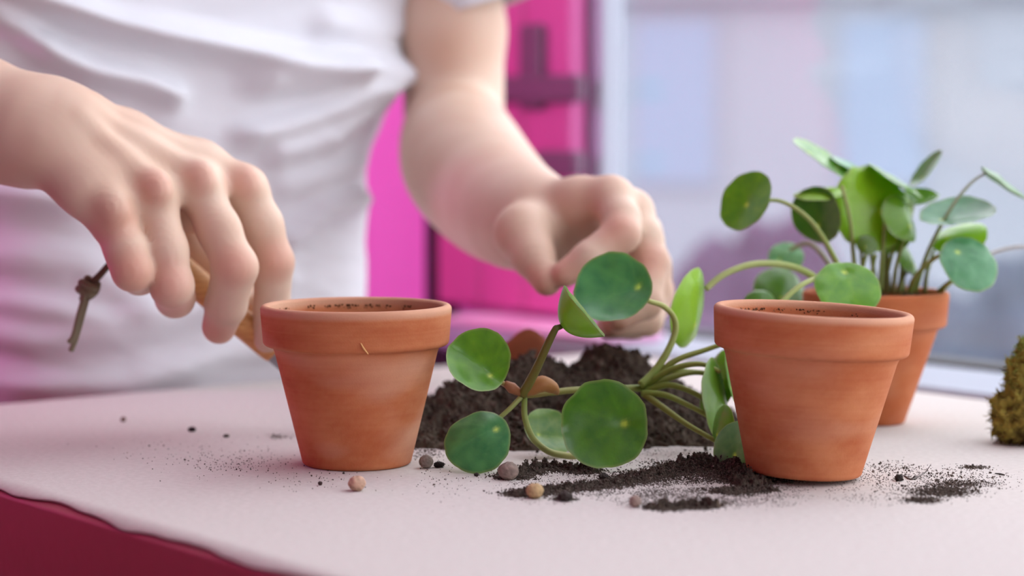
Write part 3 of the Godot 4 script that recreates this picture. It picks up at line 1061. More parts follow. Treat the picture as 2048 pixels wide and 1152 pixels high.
func potted_plant():
	var c := at(1748, 848, 1.463)
	c.y = TABLE
	var deep := lin(174, 92, 54)
	var o := thing("potted_plant", "bushy plant with round coin shaped leaves growing in a terracotta pot by the window", "potted plant", c)
	var pot := obj("pot", lathe(pot_profile(0.0474, 0.0395, 0.0205, 0.0868, 0.0242), 112, pot_tint(21.0, 0.1, deep, lin(198, 122, 80))), M.clay, o)
	var dirt := obj("soil", soil_disc(0.0395, 0.006, 7.0), M.soil, o)
	dirt.position.y = 0.080
	var green := lin(128, 146, 66)
	var pale := lin(168, 176, 112)
	var l := func(px: float, py: float, d: float, a: float, ratio: float, deg: float, opt := {}):
		px_leaf(o, px, py, d, a, ratio, deg, opt).position = -c
	var s := func(p: Array, r0: float, r1: float, c0 := green, c1 := pale):
		stalk(o, p, r0, r1, c0, c1).position = -c
	var bright := {"deep": lin(84, 138, 22), "light": lin(120, 166, 30), "under": lin(126, 172, 34)}
	var mk := func(d: Dictionary, base := bright) -> Dictionary:
		var q := base.duplicate()
		q.merge(d, true)
		return q
	# leaf on the long arching stalk at the left
	s.call([[1660, 590, 1.45], [1630, 556, 1.43], [1580, 532, 1.41], [1510, 528, 1.395], [1450, 548, 1.385], [1412, 578, 1.38]], 0.0026, 0.0019)
	l.call(1390, 617, 1.378, 82, 0.44, -12, mk.call({"crease": 102.0, "fold": 0.12, "back": true, "seed": 21.0}))
	# leaf standing alone at upper left
	s.call([[1700, 588, 1.455], [1680, 538, 1.44], [1640, 466, 1.43], [1604, 426, 1.43], [1560, 402, 1.432], [1520, 402, 1.435]], 0.0021, 0.0012)
	l.call(1495, 403, 1.435, 64, 0.66, 152, mk.call({"crease": 64.0, "fold": 0.08, "cup": 0.06, "seed": 22.0, "dot": Vector2(0, -0.1), "deep": lin(72, 124, 34), "light": lin(104, 152, 36)}))
	# drooping dark leaf left of the middle, folded at its top
	l.call(1642, 428, 1.46, 58, 0.74, 200, {"crease": 74.0, "fold": -0.3, "cup": -0.1, "seed": 23.0, "back": true, "under": lin(50, 100, 30), "deep": lin(44, 90, 26)})
	l.call(1640, 379, 1.465, 54, 0.24, 96, mk.call({"crease": 10.0, "fold": 0.1, "seed": 24.0, "back": true}))
	s.call([[1716, 584, 1.46], [1708, 520, 1.46], [1700, 440, 1.455], [1684, 372, 1.45]], 0.0019, 0.0012)
	# the large bright leaf in the middle, seen from below
	l.call(1748, 412, 1.47, 92, 0.9, 36, mk.call({"crease": 128.0, "fold": 0.14, "cup": 0.06, "wave": 0.05, "seed": 25.0, "back": true, "dot": Vector2(0.0, -0.2), "long": 0.95}))
	s.call([[1760, 582, 1.465], [1764, 520, 1.465], [1768, 470, 1.462], [1772, 420, 1.46]], 0.0019, 0.0012)
	# two leaves whose shiny tops catch the sky
	l.call(1644, 320, 1.49, 70, 0.30, 56, {"cool_sheen": true, "crease": -36.0, "fold": 0.05, "cup": 0.05, "seed": 26.0})
	l.call(1698, 338, 1.505, 46, 0.22, 64, {"cool_sheen": true, "crease": -30.0, "fold": 0.05, "seed": 27.0, "deep": lin(70, 124, 90), "light": lin(96, 146, 110)})
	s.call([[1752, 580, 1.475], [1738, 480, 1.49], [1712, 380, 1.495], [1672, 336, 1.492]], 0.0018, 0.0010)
	l.call(1788, 362, 1.475, 64, 0.2, 58, {"cool_sheen": true, "crease": -32.0, "fold": 0.02, "cup": 0.04, "seed": 28.0})
	# narrow leaf seen edge on, upper right
	l.call(1856, 340, 1.50, 46, 0.16, 142, {"crease": 52.0, "fold": 0.05, "seed": 29.0, "deep": lin(60, 116, 70), "light": lin(78, 136, 80)})
	s.call([[1800, 582, 1.475], [1812, 480, 1.485], [1824, 420, 1.495], [1832, 376, 1.50]], 0.0018, 0.0010)
	# leaf at the far right, edge on, on a thin stalk
	l.call(2012, 366, 1.45, 58, 0.10, 55, {"crease": -36.0, "fold": 0.15, "cup": 0.03, "seed": 30.0, "back": true, "under": lin(62, 120, 66)})
	s.call([[1830, 582, 1.46], [1858, 500, 1.455], [1900, 420, 1.45], [1940, 368, 1.45], [1972, 346, 1.45]], 0.0018, 0.0008, green, lin(186, 196, 176))
	# leaf lying almost level at the right
	l.call(1916, 432, 1.45, 76, 0.36, 100, {"cool_sheen": true, "crease": 14.0, "fold": 0.12, "cup": 0.08, "seed": 31.0, "deep": lin(58, 112, 76), "light": lin(88, 140, 96)})
	# the two facing leaves at the right
	l.call(1916, 468, 1.465, 58, 0.52, 110, mk.call({"crease": 30.0, "fold": 0.2, "seed": 32.0, "back": true}))
	l.call(1941, 524, 1.42, 63, 0.84, 60, {"cool_sheen": true, "crease": 140.0, "fold": 0.05, "cup": -0.16, "seed": 33.0, "deep": lin(54, 108, 66), "light": lin(90, 142, 100), "dot": Vector2(0.1, 0.5)})
	s.call([[1820, 584, 1.45], [1830, 556, 1.445], [1862, 522, 1.44], [1900, 500, 1.43]], 0.0022, 0.0013)
	s.call([[1880, 582, 1.45], [1898, 566, 1.44], [1924, 548, 1.43]], 0.0022, 0.0015)
	# front leaf over the right pot
	l.call(1696, 576, 1.355, 68, 0.82, 80, mk.call({"crease": 90.0, "fold": 0.12, "cup": -0.1, "seed": 34.0, "dot": Vector2(0.02, 0.62), "deep": lin(66, 122, 22), "light": lin(104, 156, 28)}))
	s.call([[1540, 640, 1.33], [1566, 602, 1.34], [1600, 572, 1.35], [1636, 556, 1.362], [1680, 552, 1.366]], 0.0020, 0.0014)
	# leaves low on the left
	l.call(1566, 580, 1.50, 58, 0.8, 60, {"crease": 70.0, "fold": 0.2, "seed": 35.0, "back": true, "under": lin(66, 112, 34)})
	l.call(1572, 512, 1.53, 36, 0.8, 100, {"cool_sheen": true, "crease": 30.0, "fold": 0.1, "cup": -0.12, "seed": 36.0, "deep": lin(80, 130, 90), "light": lin(120, 160, 120)})
	s.call([[1690, 588, 1.49], [1660, 530, 1.51], [1620, 488, 1.525], [1580, 500, 1.53]], 0.0020, 0.0014, lin(140, 130, 90), lin(160, 160, 110))
	l.call(1520, 604, 1.42, 32, 0.85, 90, {"crease": 60.0, "fold": 0.15, "seed": 37.0, "back": true, "under": lin(62, 112, 32)})
	# the heart of the plant: young leaves and short stalks
	l.call(1735, 488, 1.45, 22, 0.9, 90, {"crease": 60.0, "fold": 0.1, "seed": 38.0, "back": true, "under": lin(70, 100, 36), "deep": lin(50, 84, 24)})
	l.call(1812, 434, 1.46, 52, 0.66, 30, mk.call({"crease": 78.0, "fold": 0.35, "seed": 39.0, "back": true, "under": lin(86, 132, 34)}))
	l.call(1782, 462, 1.475, 46, 0.62, 160, mk.call({"crease": 100.0, "fold": 0.3, "seed": 40.0, "back": true, "under": lin(76, 122, 30)}))
	l.call(1822, 520, 1.475, 34, 0.5, 30, {"crease": 70.0, "fold": 0.3, "seed": 41.0, "back": true, "under": lin(84, 128, 42)})
	l.call(1838, 402, 1.485, 42, 0.4, 100, {"crease": 40.0, "fold": 0.2, "seed": 42.0, "deep": lin(60, 112, 44)})
	l.call(1710, 400, 1.485, 46, 0.6, 140, mk.call({"crease": 60.0, "fold": 0.2, "seed": 43.0, "back": true}))
	for q in [[1720, 1735, 500, 1.452], [1742, 1752, 508, 1.46], [1772, 1790, 490, 1.47], [1786, 1812, 466, 1.462], [1796, 1822, 530, 1.474], [1808, 1800, 470, 1.48], [1850, 1868, 500, 1.47], [1778, 1776, 470, 1.48], [1730, 1716, 430, 1.48], [1762, 1800, 420, 1.485]]:
		s.call([[q[0], 586, q[3]], [(q[0] * 2 + q[1]) / 3.0 - 2, 586 - (586 - q[2]) * 0.45, q[3]], [q[1], q[2], q[3]]], 0.0018, 0.0011, lin(122, 112, 62), lin(128, 150, 66))
	# a pale runner leaving to the right
	s.call([[1880, 584, 1.47], [1930, 540, 1.5], [1990, 504, 1.51], [2060, 494, 1.51], [2120, 520, 1.51]], 0.0015, 0.0011, lin(180, 176, 168), lin(196, 190, 186))
	l.call(2150, 545, 1.51, 60, 0.5, 60, {"seed": 44.0})


# ---------------------------------------------------------------- small things on the table
func pebble(px: float, base_py: float, r_px: float, squash: Vector3, tint: Color, label: String, s: float, called := "clay_pebble", category := "pebble", group := "loose clay pebbles on the paper"):
	var p := on(px, base_py)
	var r := r_px * -p.z / F
	var rough := 0.12 if called == "clay_pebble" else 0.45
	var m := lump(squash * r, rough, 1.9, s, 14, func(_d, n): return tint * (1.0 + 0.55 * n + 0.25 * fine.get_noise_3dv(_d * 6.0 + Vector3.ONE * s)))
	var o := obj(called, m, M.pebble)
	o.position = p + Vector3(0, r * squash.y * 0.96, -r * 0.8)
	o.rotation.y = s
	tag(o, label, category, group)


func small_things():
	var tan := lin(172, 138, 118)
	var grey := lin(134, 122, 112)
	pebble(713, 984, 17.5, Vector3(1.05, 0.9, 1), lin(186, 150, 128), "smooth tan clay pebble lying just in front of the chalky left pot", 1.0)
	pebble(852, 938, 14.5, Vector3(1.0, 0.95, 1), grey, "small greyish clay pebble at the right foot of the chalky left pot", 2.0)
	pebble(1017, 962, 21.0, Vector3(1.0, 0.88, 1), lin(140, 122, 112), "largest cracked grey brown clay pebble at the left end of the spilled soil", 3.0)
	pebble(1070, 999, 18.0, Vector3(1.0, 0.88, 1), lin(178, 150, 110), "yellowish tan clay pebble in front of the second soil ridge", 4.0)
	pebble(1271, 1016, 12.5, Vector3(0.95, 1.0, 1), lin(150, 128, 118), "small tan clay pebble beside the front mound of soil", 5.0)
	var dark := lin(62, 54, 50)
	var crumbs := "dark soil clods lying loose on the paper"
	pebble(1131, 1004, 13.0, Vector3(1.15, 0.75, 1), dark, "rough dark clod of soil between two pebbles at the front", 6.0, "soil_clod", "clod", crumbs)
	pebble(878, 936, 10.0, Vector3(1.1, 0.6, 1), lin(46, 40, 38), "flat black clod of soil right of the small grey pebble", 7.0, "soil_clod", "clod", crumbs)
	pebble(1799, 963, 8.5, Vector3(1.0, 0.8, 1), lin(56, 50, 46), "round black clod right of the leaning pot", 8.0, "soil_clod", "clod", crumbs)
	pebble(640, 971, 4.5, Vector3(1.0, 0.9, 1), lin(70, 52, 50), "tiny dark clod in front of the left pot's left foot", 9.0, "soil_clod", "clod", crumbs)
	pebble(383, 864, 8.0, Vector3(1.0, 0.6, 1), lin(42, 38, 36), "blurred black clod far left of the chalky pot", 10.0, "soil_clod", "clod", crumbs)
	pebble(452, 875, 6.0, Vector3(1.0, 0.5, 1), lin(84, 78, 72), "blurred grey crumb between the black clod and the chalky pot", 11.0, "soil_clod", "clod", crumbs)
	pebble(246, 844, 6.0, Vector3(0.7, 0.8, 1), lin(120, 92, 84), "faint brown crumb farthest left on the paper", 12.0, "soil_clod", "clod", crumbs)
	pebble(953, 953, 5.0, Vector3(1.0, 0.7, 1), lin(60, 52, 48), "tiny dark clod under the low bluish leaf", 13.0, "soil_clod", "clod", crumbs)
	pebble(1207, 959, 9.0, Vector3(1.6, 0.7, 1), lin(58, 51, 47), "dark clod just below the big round leaf", 14.0, "soil_clod", "clod", crumbs)
	var w := thing("dry_root", "thin dry root hair standing up right of the leaning pot", "root")
	obj("hair", tube([on(1809, 953) + Vector3(0, 0.0004, 0), on(1822, 960) + Vector3(0, 0.0004, 0), on(1836, 957) + Vector3(0, 0.001, 0), at(1850, 945, 1.247), at(1857, 936, 1.248), at(1862, 928, 1.25)], [0.0005, 0.0005, 0.0003, 0.0001], 6, 6, lin(92, 84, 78)), M.stem, w)
	obj("knot", lump(Vector3(0.0013, 0.0009, 0.001), 0.3, 2.0, 3.0, 8, func(_d, _n): return lin(66, 60, 56)), M.pebble, w).position = on(1830, 958) + Vector3(0, 0.0008, 0)
	var t := obj("twig", tube([on(1990, 949) + Vector3(0, 0.0006, 0), on(2000, 950) + Vector3(0, 0.0006, 0), on(2009, 952) + Vector3(0, 0.0006, 0)], [0.0003, 0.0005, 0.0004], 6, 5, lin(60, 54, 50)), M.stem)
	tag(t, "tiny dark twig lying right of the soil sprinkle", "twig")
	# a terracotta shard behind the heap
	var sh := Buf.new()
	for i in 13:
		for j in 9:
			for k in 2:
				var g := lerpf(-0.9, 0.9, i / 12.0)
				var r := 0.03 - k * 0.004
				var y := (0.052 + 0.006 * sin(g * 4.0)) * j / 8.0
				sh.v.append(Vector3(sin(g) * r, y, cos(g) * r))
				sh.c.append(lin(176, 104, 74))
	for i in 12:
		for j in 8:
			var a := (i * 9 + j) * 2
			sh.quad(a, a + 18, a + 20, a + 2)
			sh.quad(a + 1, a + 3, a + 21, a + 19)
	for i in 12:
		var a := (i * 9 + 8) * 2
		sh.quad(a, a + 18, a + 19, a + 1)
		a = i * 18
		sh.quad(a, a + 1, a + 19, a + 18)
	for j in 8:
		var a := j * 2
		sh.quad(a, a + 2, a + 3, a + 1)
		a += 12 * 18
		sh.quad(a, a + 1, a + 3, a + 2)
	var shard := obj("pot_shard", sh.mesh(), M.clay)
	shard.position = at(1024, 600, 1.53) * Vector3(1, 0, 1) + Vector3(0, TABLE, 0)
	tag(shard, "reddish terracotta shard showing behind the left of the soil heap", "shard")


func moss():
	var p := at(2052, 893, 1.37); p.y = TABLE
	var o := thing("moss_clump", "shaggy olive clump of moss at the right edge of the table", "moss", p)
	o.set_meta("kind", "stuff")
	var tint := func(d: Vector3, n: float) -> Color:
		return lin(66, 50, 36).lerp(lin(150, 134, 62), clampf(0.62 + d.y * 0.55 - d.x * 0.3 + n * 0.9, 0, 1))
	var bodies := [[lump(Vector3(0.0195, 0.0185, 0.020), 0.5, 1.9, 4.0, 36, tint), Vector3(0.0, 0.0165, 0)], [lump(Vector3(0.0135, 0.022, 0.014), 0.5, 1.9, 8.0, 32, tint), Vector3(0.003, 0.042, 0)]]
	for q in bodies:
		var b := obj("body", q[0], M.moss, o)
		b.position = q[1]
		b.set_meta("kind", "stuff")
	var blade := tube([Vector3.ZERO, Vector3(0.2, 0.5, 0.05), Vector3(0.1, 1.0, 0.3)], [0.09, 0.07, 0.02], 4, 2)
	var places := []
	var tints := []
	for k in 6000:
		var which: Array = bodies[k % 2]
		var verts: PackedVector3Array = which[0].surface_get_arrays(0)[Mesh.ARRAY_VERTEX] if k < 2 else which[2]
		var norms: PackedVector3Array = which[0].surface_get_arrays(0)[Mesh.ARRAY_NORMAL] if k < 2 else which[3]
		if k < 2: which.append_array([verts, norms])
		var i := rng.randi() % verts.size()
		var v := verts[i] + (which[1] as Vector3)
		if v.y < 0.001: continue
		var q := Basis(Quaternion(Vector3.UP, (norms[i] + Vector3(rng.randf() - 0.5, rng.randf() - 0.6, rng.randf() - 0.5) * 1.5).normalized())) * Basis(Vector3.UP, rng.randf() * TAU)
		var s := rng.randf_range(0.0016, 0.0040)
		places.append(Transform3D(q.scaled(Vector3.ONE * s), v + Vector3(rng.randf() - 0.5, rng.randf() - 0.5, rng.randf() - 0.5) * 0.001))
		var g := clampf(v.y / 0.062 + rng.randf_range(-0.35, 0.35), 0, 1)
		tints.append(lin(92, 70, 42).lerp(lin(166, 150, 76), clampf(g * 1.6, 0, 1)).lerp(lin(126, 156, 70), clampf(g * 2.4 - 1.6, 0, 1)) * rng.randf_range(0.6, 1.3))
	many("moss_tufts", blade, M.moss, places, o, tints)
	obj("root_hair", tube([Vector3(-0.021, 0.0006, 0.004), Vector3(-0.0185, 0.0018, 0.004), Vector3(-0.016, 0.004, 0.002)], [0.0004, 0.0006, 0.0004], 6, 4, lin(110, 100, 84)), M.stem, o)
	var twig := obj("root_hair", tube([Vector3(-0.0165, 0.0465, 0.0), Vector3(-0.012, 0.044, 0.002), Vector3(-0.007, 0.043, 0.002)], [0.0004, 0.0008, 0.0006], 6, 4, lin(60, 50, 44)), M.stem, o)


func trowel():
	var o := thing("hand_trowel", "wooden handled hand trowel with a knotted leather cord gripped behind the left pot", "trowel")
	var a := at(292, 476, 1.412)
	var b := at(552, 706, 1.418)
	var dir := (b - a).normalized()
	obj("handle", tube([a, a.lerp(b, 0.08), a.lerp(b, 0.35), a.lerp(b, 0.7), a.lerp(b, 0.95), b], [0.0065, 0.0088, 0.0092, 0.0092, 0.0084, 0.0068], 20, 8), M.wood, o)
	var e := b + dir * 0.018
	obj("ferrule", tube([b - dir * 0.002, b + dir * 0.01, e], [0.0072, 0.0070, 0.005], 16, 4), M.steel, o)
	var bl := Buf.new()                                   # the scoop of the blade, hidden behind the pot
	var tip := Vector3(e.x + 0.05, TABLE + 0.004, e.z - 0.004)
	var ax := tip - e
	var sd := ax.cross(Vector3.BACK).normalized()
	var nn := sd.cross(ax.normalized())
	for side in 2:
		for i in 13:
			for j in 9:
				var f := i / 12.0
				var w := 0.021 * sqrt(clampf(sin(PI * pow(clampf(f * 0.97 + 0.02, 0, 1), 0.75)), 0, 1)) * (j / 4.0 - 1.0)
				bl.v.append(e + ax * f + sd * w + nn * (w * w * 14.0 - 0.0012 * side))
	for i in 12:
		for j in 8:
			var q := i * 9 + j
			bl.quad(q, q + 9, q + 10, q + 1)
			bl.quad(117 + q, 118 + q, 127 + q, 126 + q)
	obj("blade", bl.mesh(), M.steel, o)
	# leather cord: out of the handle's end, a knot, two tails
	var cord := obj("cord", tube([a + dir * 0.004, at(262, 492, 1.41), at(240, 512, 1.405), at(218, 530, 1.40), at(200, 550, 1.398), at(184, 566, 1.397)], [0.0022, 0.0026, 0.0029], 10, 6, lin(104, 94, 76), 0.8), M.leather, o)
	for q in [[[170, 588], [158, 630], [147, 672], [138, 684]], [[176, 590], [164, 634], [152, 676], [142, 701]]]:
		var p := []
		for k in q.size(): p.append(at(q[k][0], q[k][1], 1.396 + 0.002 * (1 if q[0][0] > 172 else -1)))
		obj("tail", tube(p, [0.0026, 0.0026, 0.0025], 8, 5, lin(138, 134, 110), 0.7), M.leather, cord)
	var kn := Buf.new()                                   # an overhand knot: wraps round the cord
	var k0 := at(186, 558, 1.397)
	var k1 := at(160, 596, 1.397)
	var kd := (k1 - k0).normalized()
	var ks := kd.cross(Vector3.BACK).normalized()
	var kf := kd.cross(ks)
	var path := PackedVector3Array()
	for i in 40:
		var f := i / 39.0
		var g := f * TAU * 2.4
		path.append(k0.lerp(k1, 0.12 + f * 0.7) + (ks * cos(g) + kf * sin(g)) * (0.0030 + 0.0012 * sin(f * PI)))
	tube_into(kn, path, [0.0024, 0.0028, 0.0028, 0.0024], 9, lin(132, 128, 104))
	tube_into(kn, spline([k0 - ks * 0.004, k0.lerp(k1, 0.4) - ks * 0.0052 + kf * 0.002, k0.lerp(k1, 0.85) - ks * 0.003, k1], 6), [0.0018, 0.0026, 0.0018], 9, lin(120, 116, 94))
	obj("knot", kn.mesh(), M.leather, cord)


# ---------------------------------------------------------------- the person: one field of tapered bones, meshed as surface nets
class Field:
	var a := PackedVector3Array()
	var d := PackedVector3Array()
	var inv := PackedFloat32Array()
	var ra := PackedFloat32Array()
	var dr := PackedFloat32Array()
	var kk := PackedFloat32Array()
	var chain := PackedInt32Array()                       # 0 the trunk, 1.. fingers and limbs joined to it, never to each other
	var join := {}
	var chains := 1

	func bone(p: Vector3, q: Vector3, r0: float, r1: float, c := 0, k := 0.012):
		a.append(p); d.append(q - p)
		inv.append(1.0 / maxf((q - p).length_squared(), 1e-9))
		ra.append(r0); dr.append(r1 - r0); chain.append(c); kk.append(k)
		chains = maxi(chains, c + 1)

	func path(pts: Array, radii: Array, c := 0, k := 0.012):
		for i in pts.size() - 1: bone(pts[i], pts[i + 1], radii[i], radii[i + 1], c, k)

	func limb(pts: Array, radii: Array, n: int, c := 0, k := 0.02):      # the same along a smooth curve
		var p0: Vector3 = pts[0]
		var r0: float = radii[0]
		for i in pts.size() - 1:
			for j in range(1, n + 1):
				var f := float(j) / n
				var p: Vector3 = pts[i].cubic_interpolate(pts[i + 1], pts[maxi(i - 1, 0)], pts[mini(i + 2, pts.size() - 1)], f)
				var r: float = cubic_interpolate(radii[i], radii[i + 1], radii[maxi(i - 1, 0)], radii[mini(i + 2, pts.size() - 1)], f)
				bone(p0, p, r0, r, c, k)
				p0 = p
				r0 = r

	func one(i: int, p: Vector3) -> float:
		var w := p - a[i]
		var t := clampf(w.dot(d[i]) * inv[i], 0.0, 1.0)
		return (w - d[i] * t).length() - ra[i] - dr[i] * t

	func near(p: Vector3, reach: float) -> PackedInt32Array:
		var ds := PackedFloat32Array()
		var least := 1e9
		for i in a.size():
			var x := one(i, p)
			ds.append(x)
			least = minf(least, x)
		var out := PackedInt32Array()
		if least > reach + 0.02: return out
		for i in a.size():
			if ds[i] < least + 2.0 * reach + 0.03: out.append(i)
		return out

	func value(p: Vector3, use: PackedInt32Array) -> float:
		var trunk := 1e3
		var own := PackedFloat32Array()
		own.resize(chains)
		own.fill(1e3)
		for i in use:
			var x := one(i, p)
			var c := chain[i]
			var k := kk[i]
			var y := own[c]
			var h := maxf(k - absf(x - y), 0.0) / k
			own[c] = minf(x, y) - h * h * k * 0.25
		trunk = own[0]
		var out := trunk
		for c in range(1, chains):
			if own[c] > 900.0: continue
			var k: float = join.get(c, 0.012)
			var h := maxf(k - absf(own[c] - trunk), 0.0) / k
			out = minf(out, minf(own[c], trunk) - h * h * k * 0.25)
		return out

	func nets(b: Buf, lo: Vector3, hi: Vector3, cell: float, tint: Callable):
		var B := 6
		var nb := Vector3i(((hi - lo) / (cell * B)).ceil())
		var n := nb * B + Vector3i.ONE
		var val := PackedFloat32Array()
		val.resize(n.x * n.y * n.z)
		val.fill(1e3)
		var at_cell := PackedInt32Array()
		at_cell.resize(val.size())
		at_cell.fill(-1)
		var sx := 1
		var sy := n.x
		var sz := n.x * n.y
		var live := []
		var uses := {}
		var half := cell * B * 0.5
		var reach := half * 1.7321
		for bz in nb.z:
			for by in nb.y:
				for bx in nb.x:
					var o := Vector3i(bx, by, bz) * B
					var mid := lo + Vector3(o) * cell + Vector3.ONE * half
					var use := near(mid, reach)
					if use.is_empty(): continue
					if absf(value(mid, use)) > reach + 0.5 * cell: continue
					live.append(o)
					uses[o] = use
					for z in B + 1:
						for y in B + 1:
							var id := (o.z + z) * sz + (o.y + y) * sy + o.x
							for x in B + 1:
								if val[id + x] > 900.0:
									val[id + x] = value(lo + Vector3(o.x + x, o.y + y, o.z + z) * cell, use)
		var offs := [0, sx, sy, sx + sy, sz, sz + sx, sz + sy, sz + sx + sy]
		var corner := [Vector3(0, 0, 0), Vector3(1, 0, 0), Vector3(0, 1, 0), Vector3(1, 1, 0), Vector3(0, 0, 1), Vector3(1, 0, 1), Vector3(0, 1, 1), Vector3(1, 1, 1)]
		var edges := [0, 1, 2, 3, 4, 5, 6, 7, 0, 2, 1, 3, 4, 6, 5, 7, 0, 4, 1, 5, 2, 6, 3, 7]
		var made := []
		for o in live:
			for z in B:
				for y in B:
					for x in B:
						var id: int = (o.z + z) * sz + (o.y + y) * sy + o.x + x
						var mask := 0
						for q in 8:
							if val[id + offs[q]] < 0.0: mask |= 1 << q
						if mask == 0 or mask == 255: continue
						var s := Vector3.ZERO
						var m := 0
						for e in 12:
							var p: int = edges[e * 2]
							var q: int = edges[e * 2 + 1]
							if ((mask >> p) & 1) == ((mask >> q) & 1): continue
							var u := val[id + offs[p]]
							var w := val[id + offs[q]]
							s += corner[p].lerp(corner[q], u / (u - w))
							m += 1
						at_cell[id] = b.v.size()
						var pos := lo + (Vector3(o.x + x, o.y + y, o.z + z) + s / m) * cell
						var use: PackedInt32Array = uses[o]
						var e := cell * 0.4
						for step in 2:
							var v0 := value(pos, use)
							var gr := Vector3(value(pos + Vector3(e, 0, 0), use) - v0, value(pos + Vector3(0, e, 0), use) - v0, value(pos + Vector3(0, 0, e), use) - v0) / e
							if gr.length_squared() > 0.2: pos -= gr * (clampf(v0, -cell, cell) / gr.length_squared())
						b.v.append(pos)
						b.c.append(tint.call(pos))
						made.append(id)
		for id in made:
			var s0 := val[id] < 0.0
			for q in 3:
				var st: int = [sx, sy, sz][q]
				if (val[id + st] < 0.0) == s0: continue
				var u: int = [sy, sz, sx][q]
				var w: int = [sz, sx, sy][q]
				if id - u - w < 0: continue
				var c0 := at_cell[id - u - w]; var c1 := at_cell[id - w]; var c2 := at_cell[id]; var c3 := at_cell[id - u]
				if c0 < 0 or c1 < 0 or c2 < 0 or c3 < 0: continue
				if s0: b.quad(c0, c1, c2, c3)
				else: b.quad(c0, c3, c2, c1)


func person():
	var o := thing("person", "person in white t-shirt leaning over the table, one hand gripping a trowel, one at leaves", "person")
	var f := Field.new()
	var P := func(q: Array) -> Vector3: return at(q[0], q[1], q[2])
	var path := func(pts: Array, radii: Array, c := 0, k := 0.012):
		var v := []
		for q in pts: v.append(at(q[0], q[1], q[2]))
		f.path(v, radii, c, k)
	# --- the right arm and hand (left in the frame), closed round the trowel's handle
	var r_el := at(-720, 150, 1.50)
	path.call([[-400, 190, 1.43], [-60, 236, 1.375], [60, 262, 1.362]], [0.0395, 0.0375, 0.0325])
	path.call([[60, 262, 1.362], [130, 262, 1.36]], [0.0320, 0.0285])
	path.call([[110, 226, 1.372], [250, 276, 1.385], [400, 330, 1.398], [488, 380, 1.406]], [0.0185, 0.0155, 0.0135, 0.0138])
	path.call([[105, 250, 1.36], [260, 312, 1.37], [398, 376, 1.38]], [0.0190, 0.0160, 0.0145])
	path.call([[100, 275, 1.352], [220, 345, 1.355], [306, 398, 1.36]], [0.0190, 0.0160, 0.0138])
	path.call([[95, 300, 1.348], [170, 370, 1.345], [224, 436, 1.346]], [0.0190, 0.0165, 0.0140])
	path.call([[120, 300, 1.375], [250, 390, 1.385], [400, 420, 1.41]], [0.018, 0.016, 0.015])         # the palm's pads
	path.call([[130, 270, 1.39], [250, 330, 1.412], [340, 400, 1.428]], [0.018, 0.018, 0.016])
	path.call([[224, 436, 1.346], [252, 500, 1.338], [264, 542, 1.336]], [0.0130, 0.0120, 0.0116], 1, 0.006)
	path.call([[266, 540, 1.336], [279, 552, 1.360], [286, 520, 1.388]], [0.0124, 0.0110, 0.0100], 1, 0.004)
	path.call([[306, 398, 1.36], [332, 500, 1.349], [344, 572, 1.346]], [0.0136, 0.0124, 0.0124], 2, 0.006)
	path.call([[344, 572, 1.346], [350, 596, 1.370], [352, 566, 1.396]], [0.0131, 0.0116, 0.0102], 2, 0.004)
	path.call([[398, 376, 1.38], [438, 460, 1.367], [470, 534, 1.362]], [0.0140, 0.0126, 0.0132], 3, 0.006)
	path.call([[470, 534, 1.362], [452, 610, 1.374], [438, 654, 1.388]], [0.0138, 0.0124, 0.0106], 3, 0.004)
	path.call([[488, 380, 1.406], [522, 450, 1.402], [546, 524, 1.402]], [0.0144, 0.0130, 0.0128], 4, 0.006)
	path.call([[546, 524, 1.402], [544, 610, 1.410], [536, 676, 1.414]], [0.0128, 0.0112, 0.0098], 4, 0.004)
	path.call([[230, 300, 1.405], [340, 430, 1.432], [420, 520, 1.440], [494, 606, 1.432]], [0.0150, 0.0140, 0.0125, 0.0100], 5, 0.006)
	for c in range(1, 6): f.join[c] = 0.007
	for q in [[313, 372, 1.3455], [402, 352, 1.366], [490, 362, 1.393], [228, 412, 1.332]]: path.call([q, [q[0] + 4, q[1] + 10, q[2]]], [0.0085, 0.0080])   # knuckles
	for q in [[160, 236, 1.34, 306, 366, 1.346], [170, 222, 1.348, 396, 346, 1.368], [190, 210, 1.36, 480, 356, 1.395]]:                                    # tendons
		path.call([[q[0], q[1], q[2] + 0.0035], [q[3], q[4], q[5] + 0.003]], [0.0040, 0.0046], 0, 0.008)
	# --- the left arm and hand (right in the frame), pinching at the leaves
	var l_el := at(908, 236, 1.80)
	path.call([[892, -110, 1.86], [906, 60, 1.845], [908, 225, 1.835]], [0.0440, 0.0415, 0.0410])
	f.limb([at(910, 262, 1.81), at(930, 328, 1.73), at(996, 404, 1.625), at(1072, 446, 1.53)], [0.0385, 0.0455, 0.0400, 0.0300], 6, 11, 0.01)
	f.join[11] = 0.010
	path.call([[1035, 430, 1.575], [1085, 447, 1.527]], [0.034, 0.0285])
	path.call([[1085, 425, 1.52], [1160, 408, 1.50], [1222, 398, 1.486]], [0.0215, 0.0165, 0.0140])
	path.call([[1088, 440, 1.525], [1180, 430, 1.512], [1262, 424, 1.50]], [0.0200, 0.0155, 0.0135])
	path.call([[1088, 455, 1.535], [1190, 460, 1.53], [1280, 466, 1.525]], [0.0200, 0.0155, 0.0130])
	path.call([[1085, 470, 1.54], [1190, 490, 1.548], [1278, 500, 1.55]], [0.0200, 0.0155, 0.0125])
	path.call([[1075, 460, 1.515], [1046, 470, 1.488]], [0.0230, 0.0165])
	path.call([[1044, 462, 1.486], [1066, 512, 1.468], [1094, 562, 1.452]], [0.0165, 0.0135, 0.0098], 6, 0.006)
	path.call([[1222, 398, 1.486], [1242, 440, 1.466], [1243, 468, 1.455]], [0.0140, 0.0124, 0.0122], 7, 0.006)
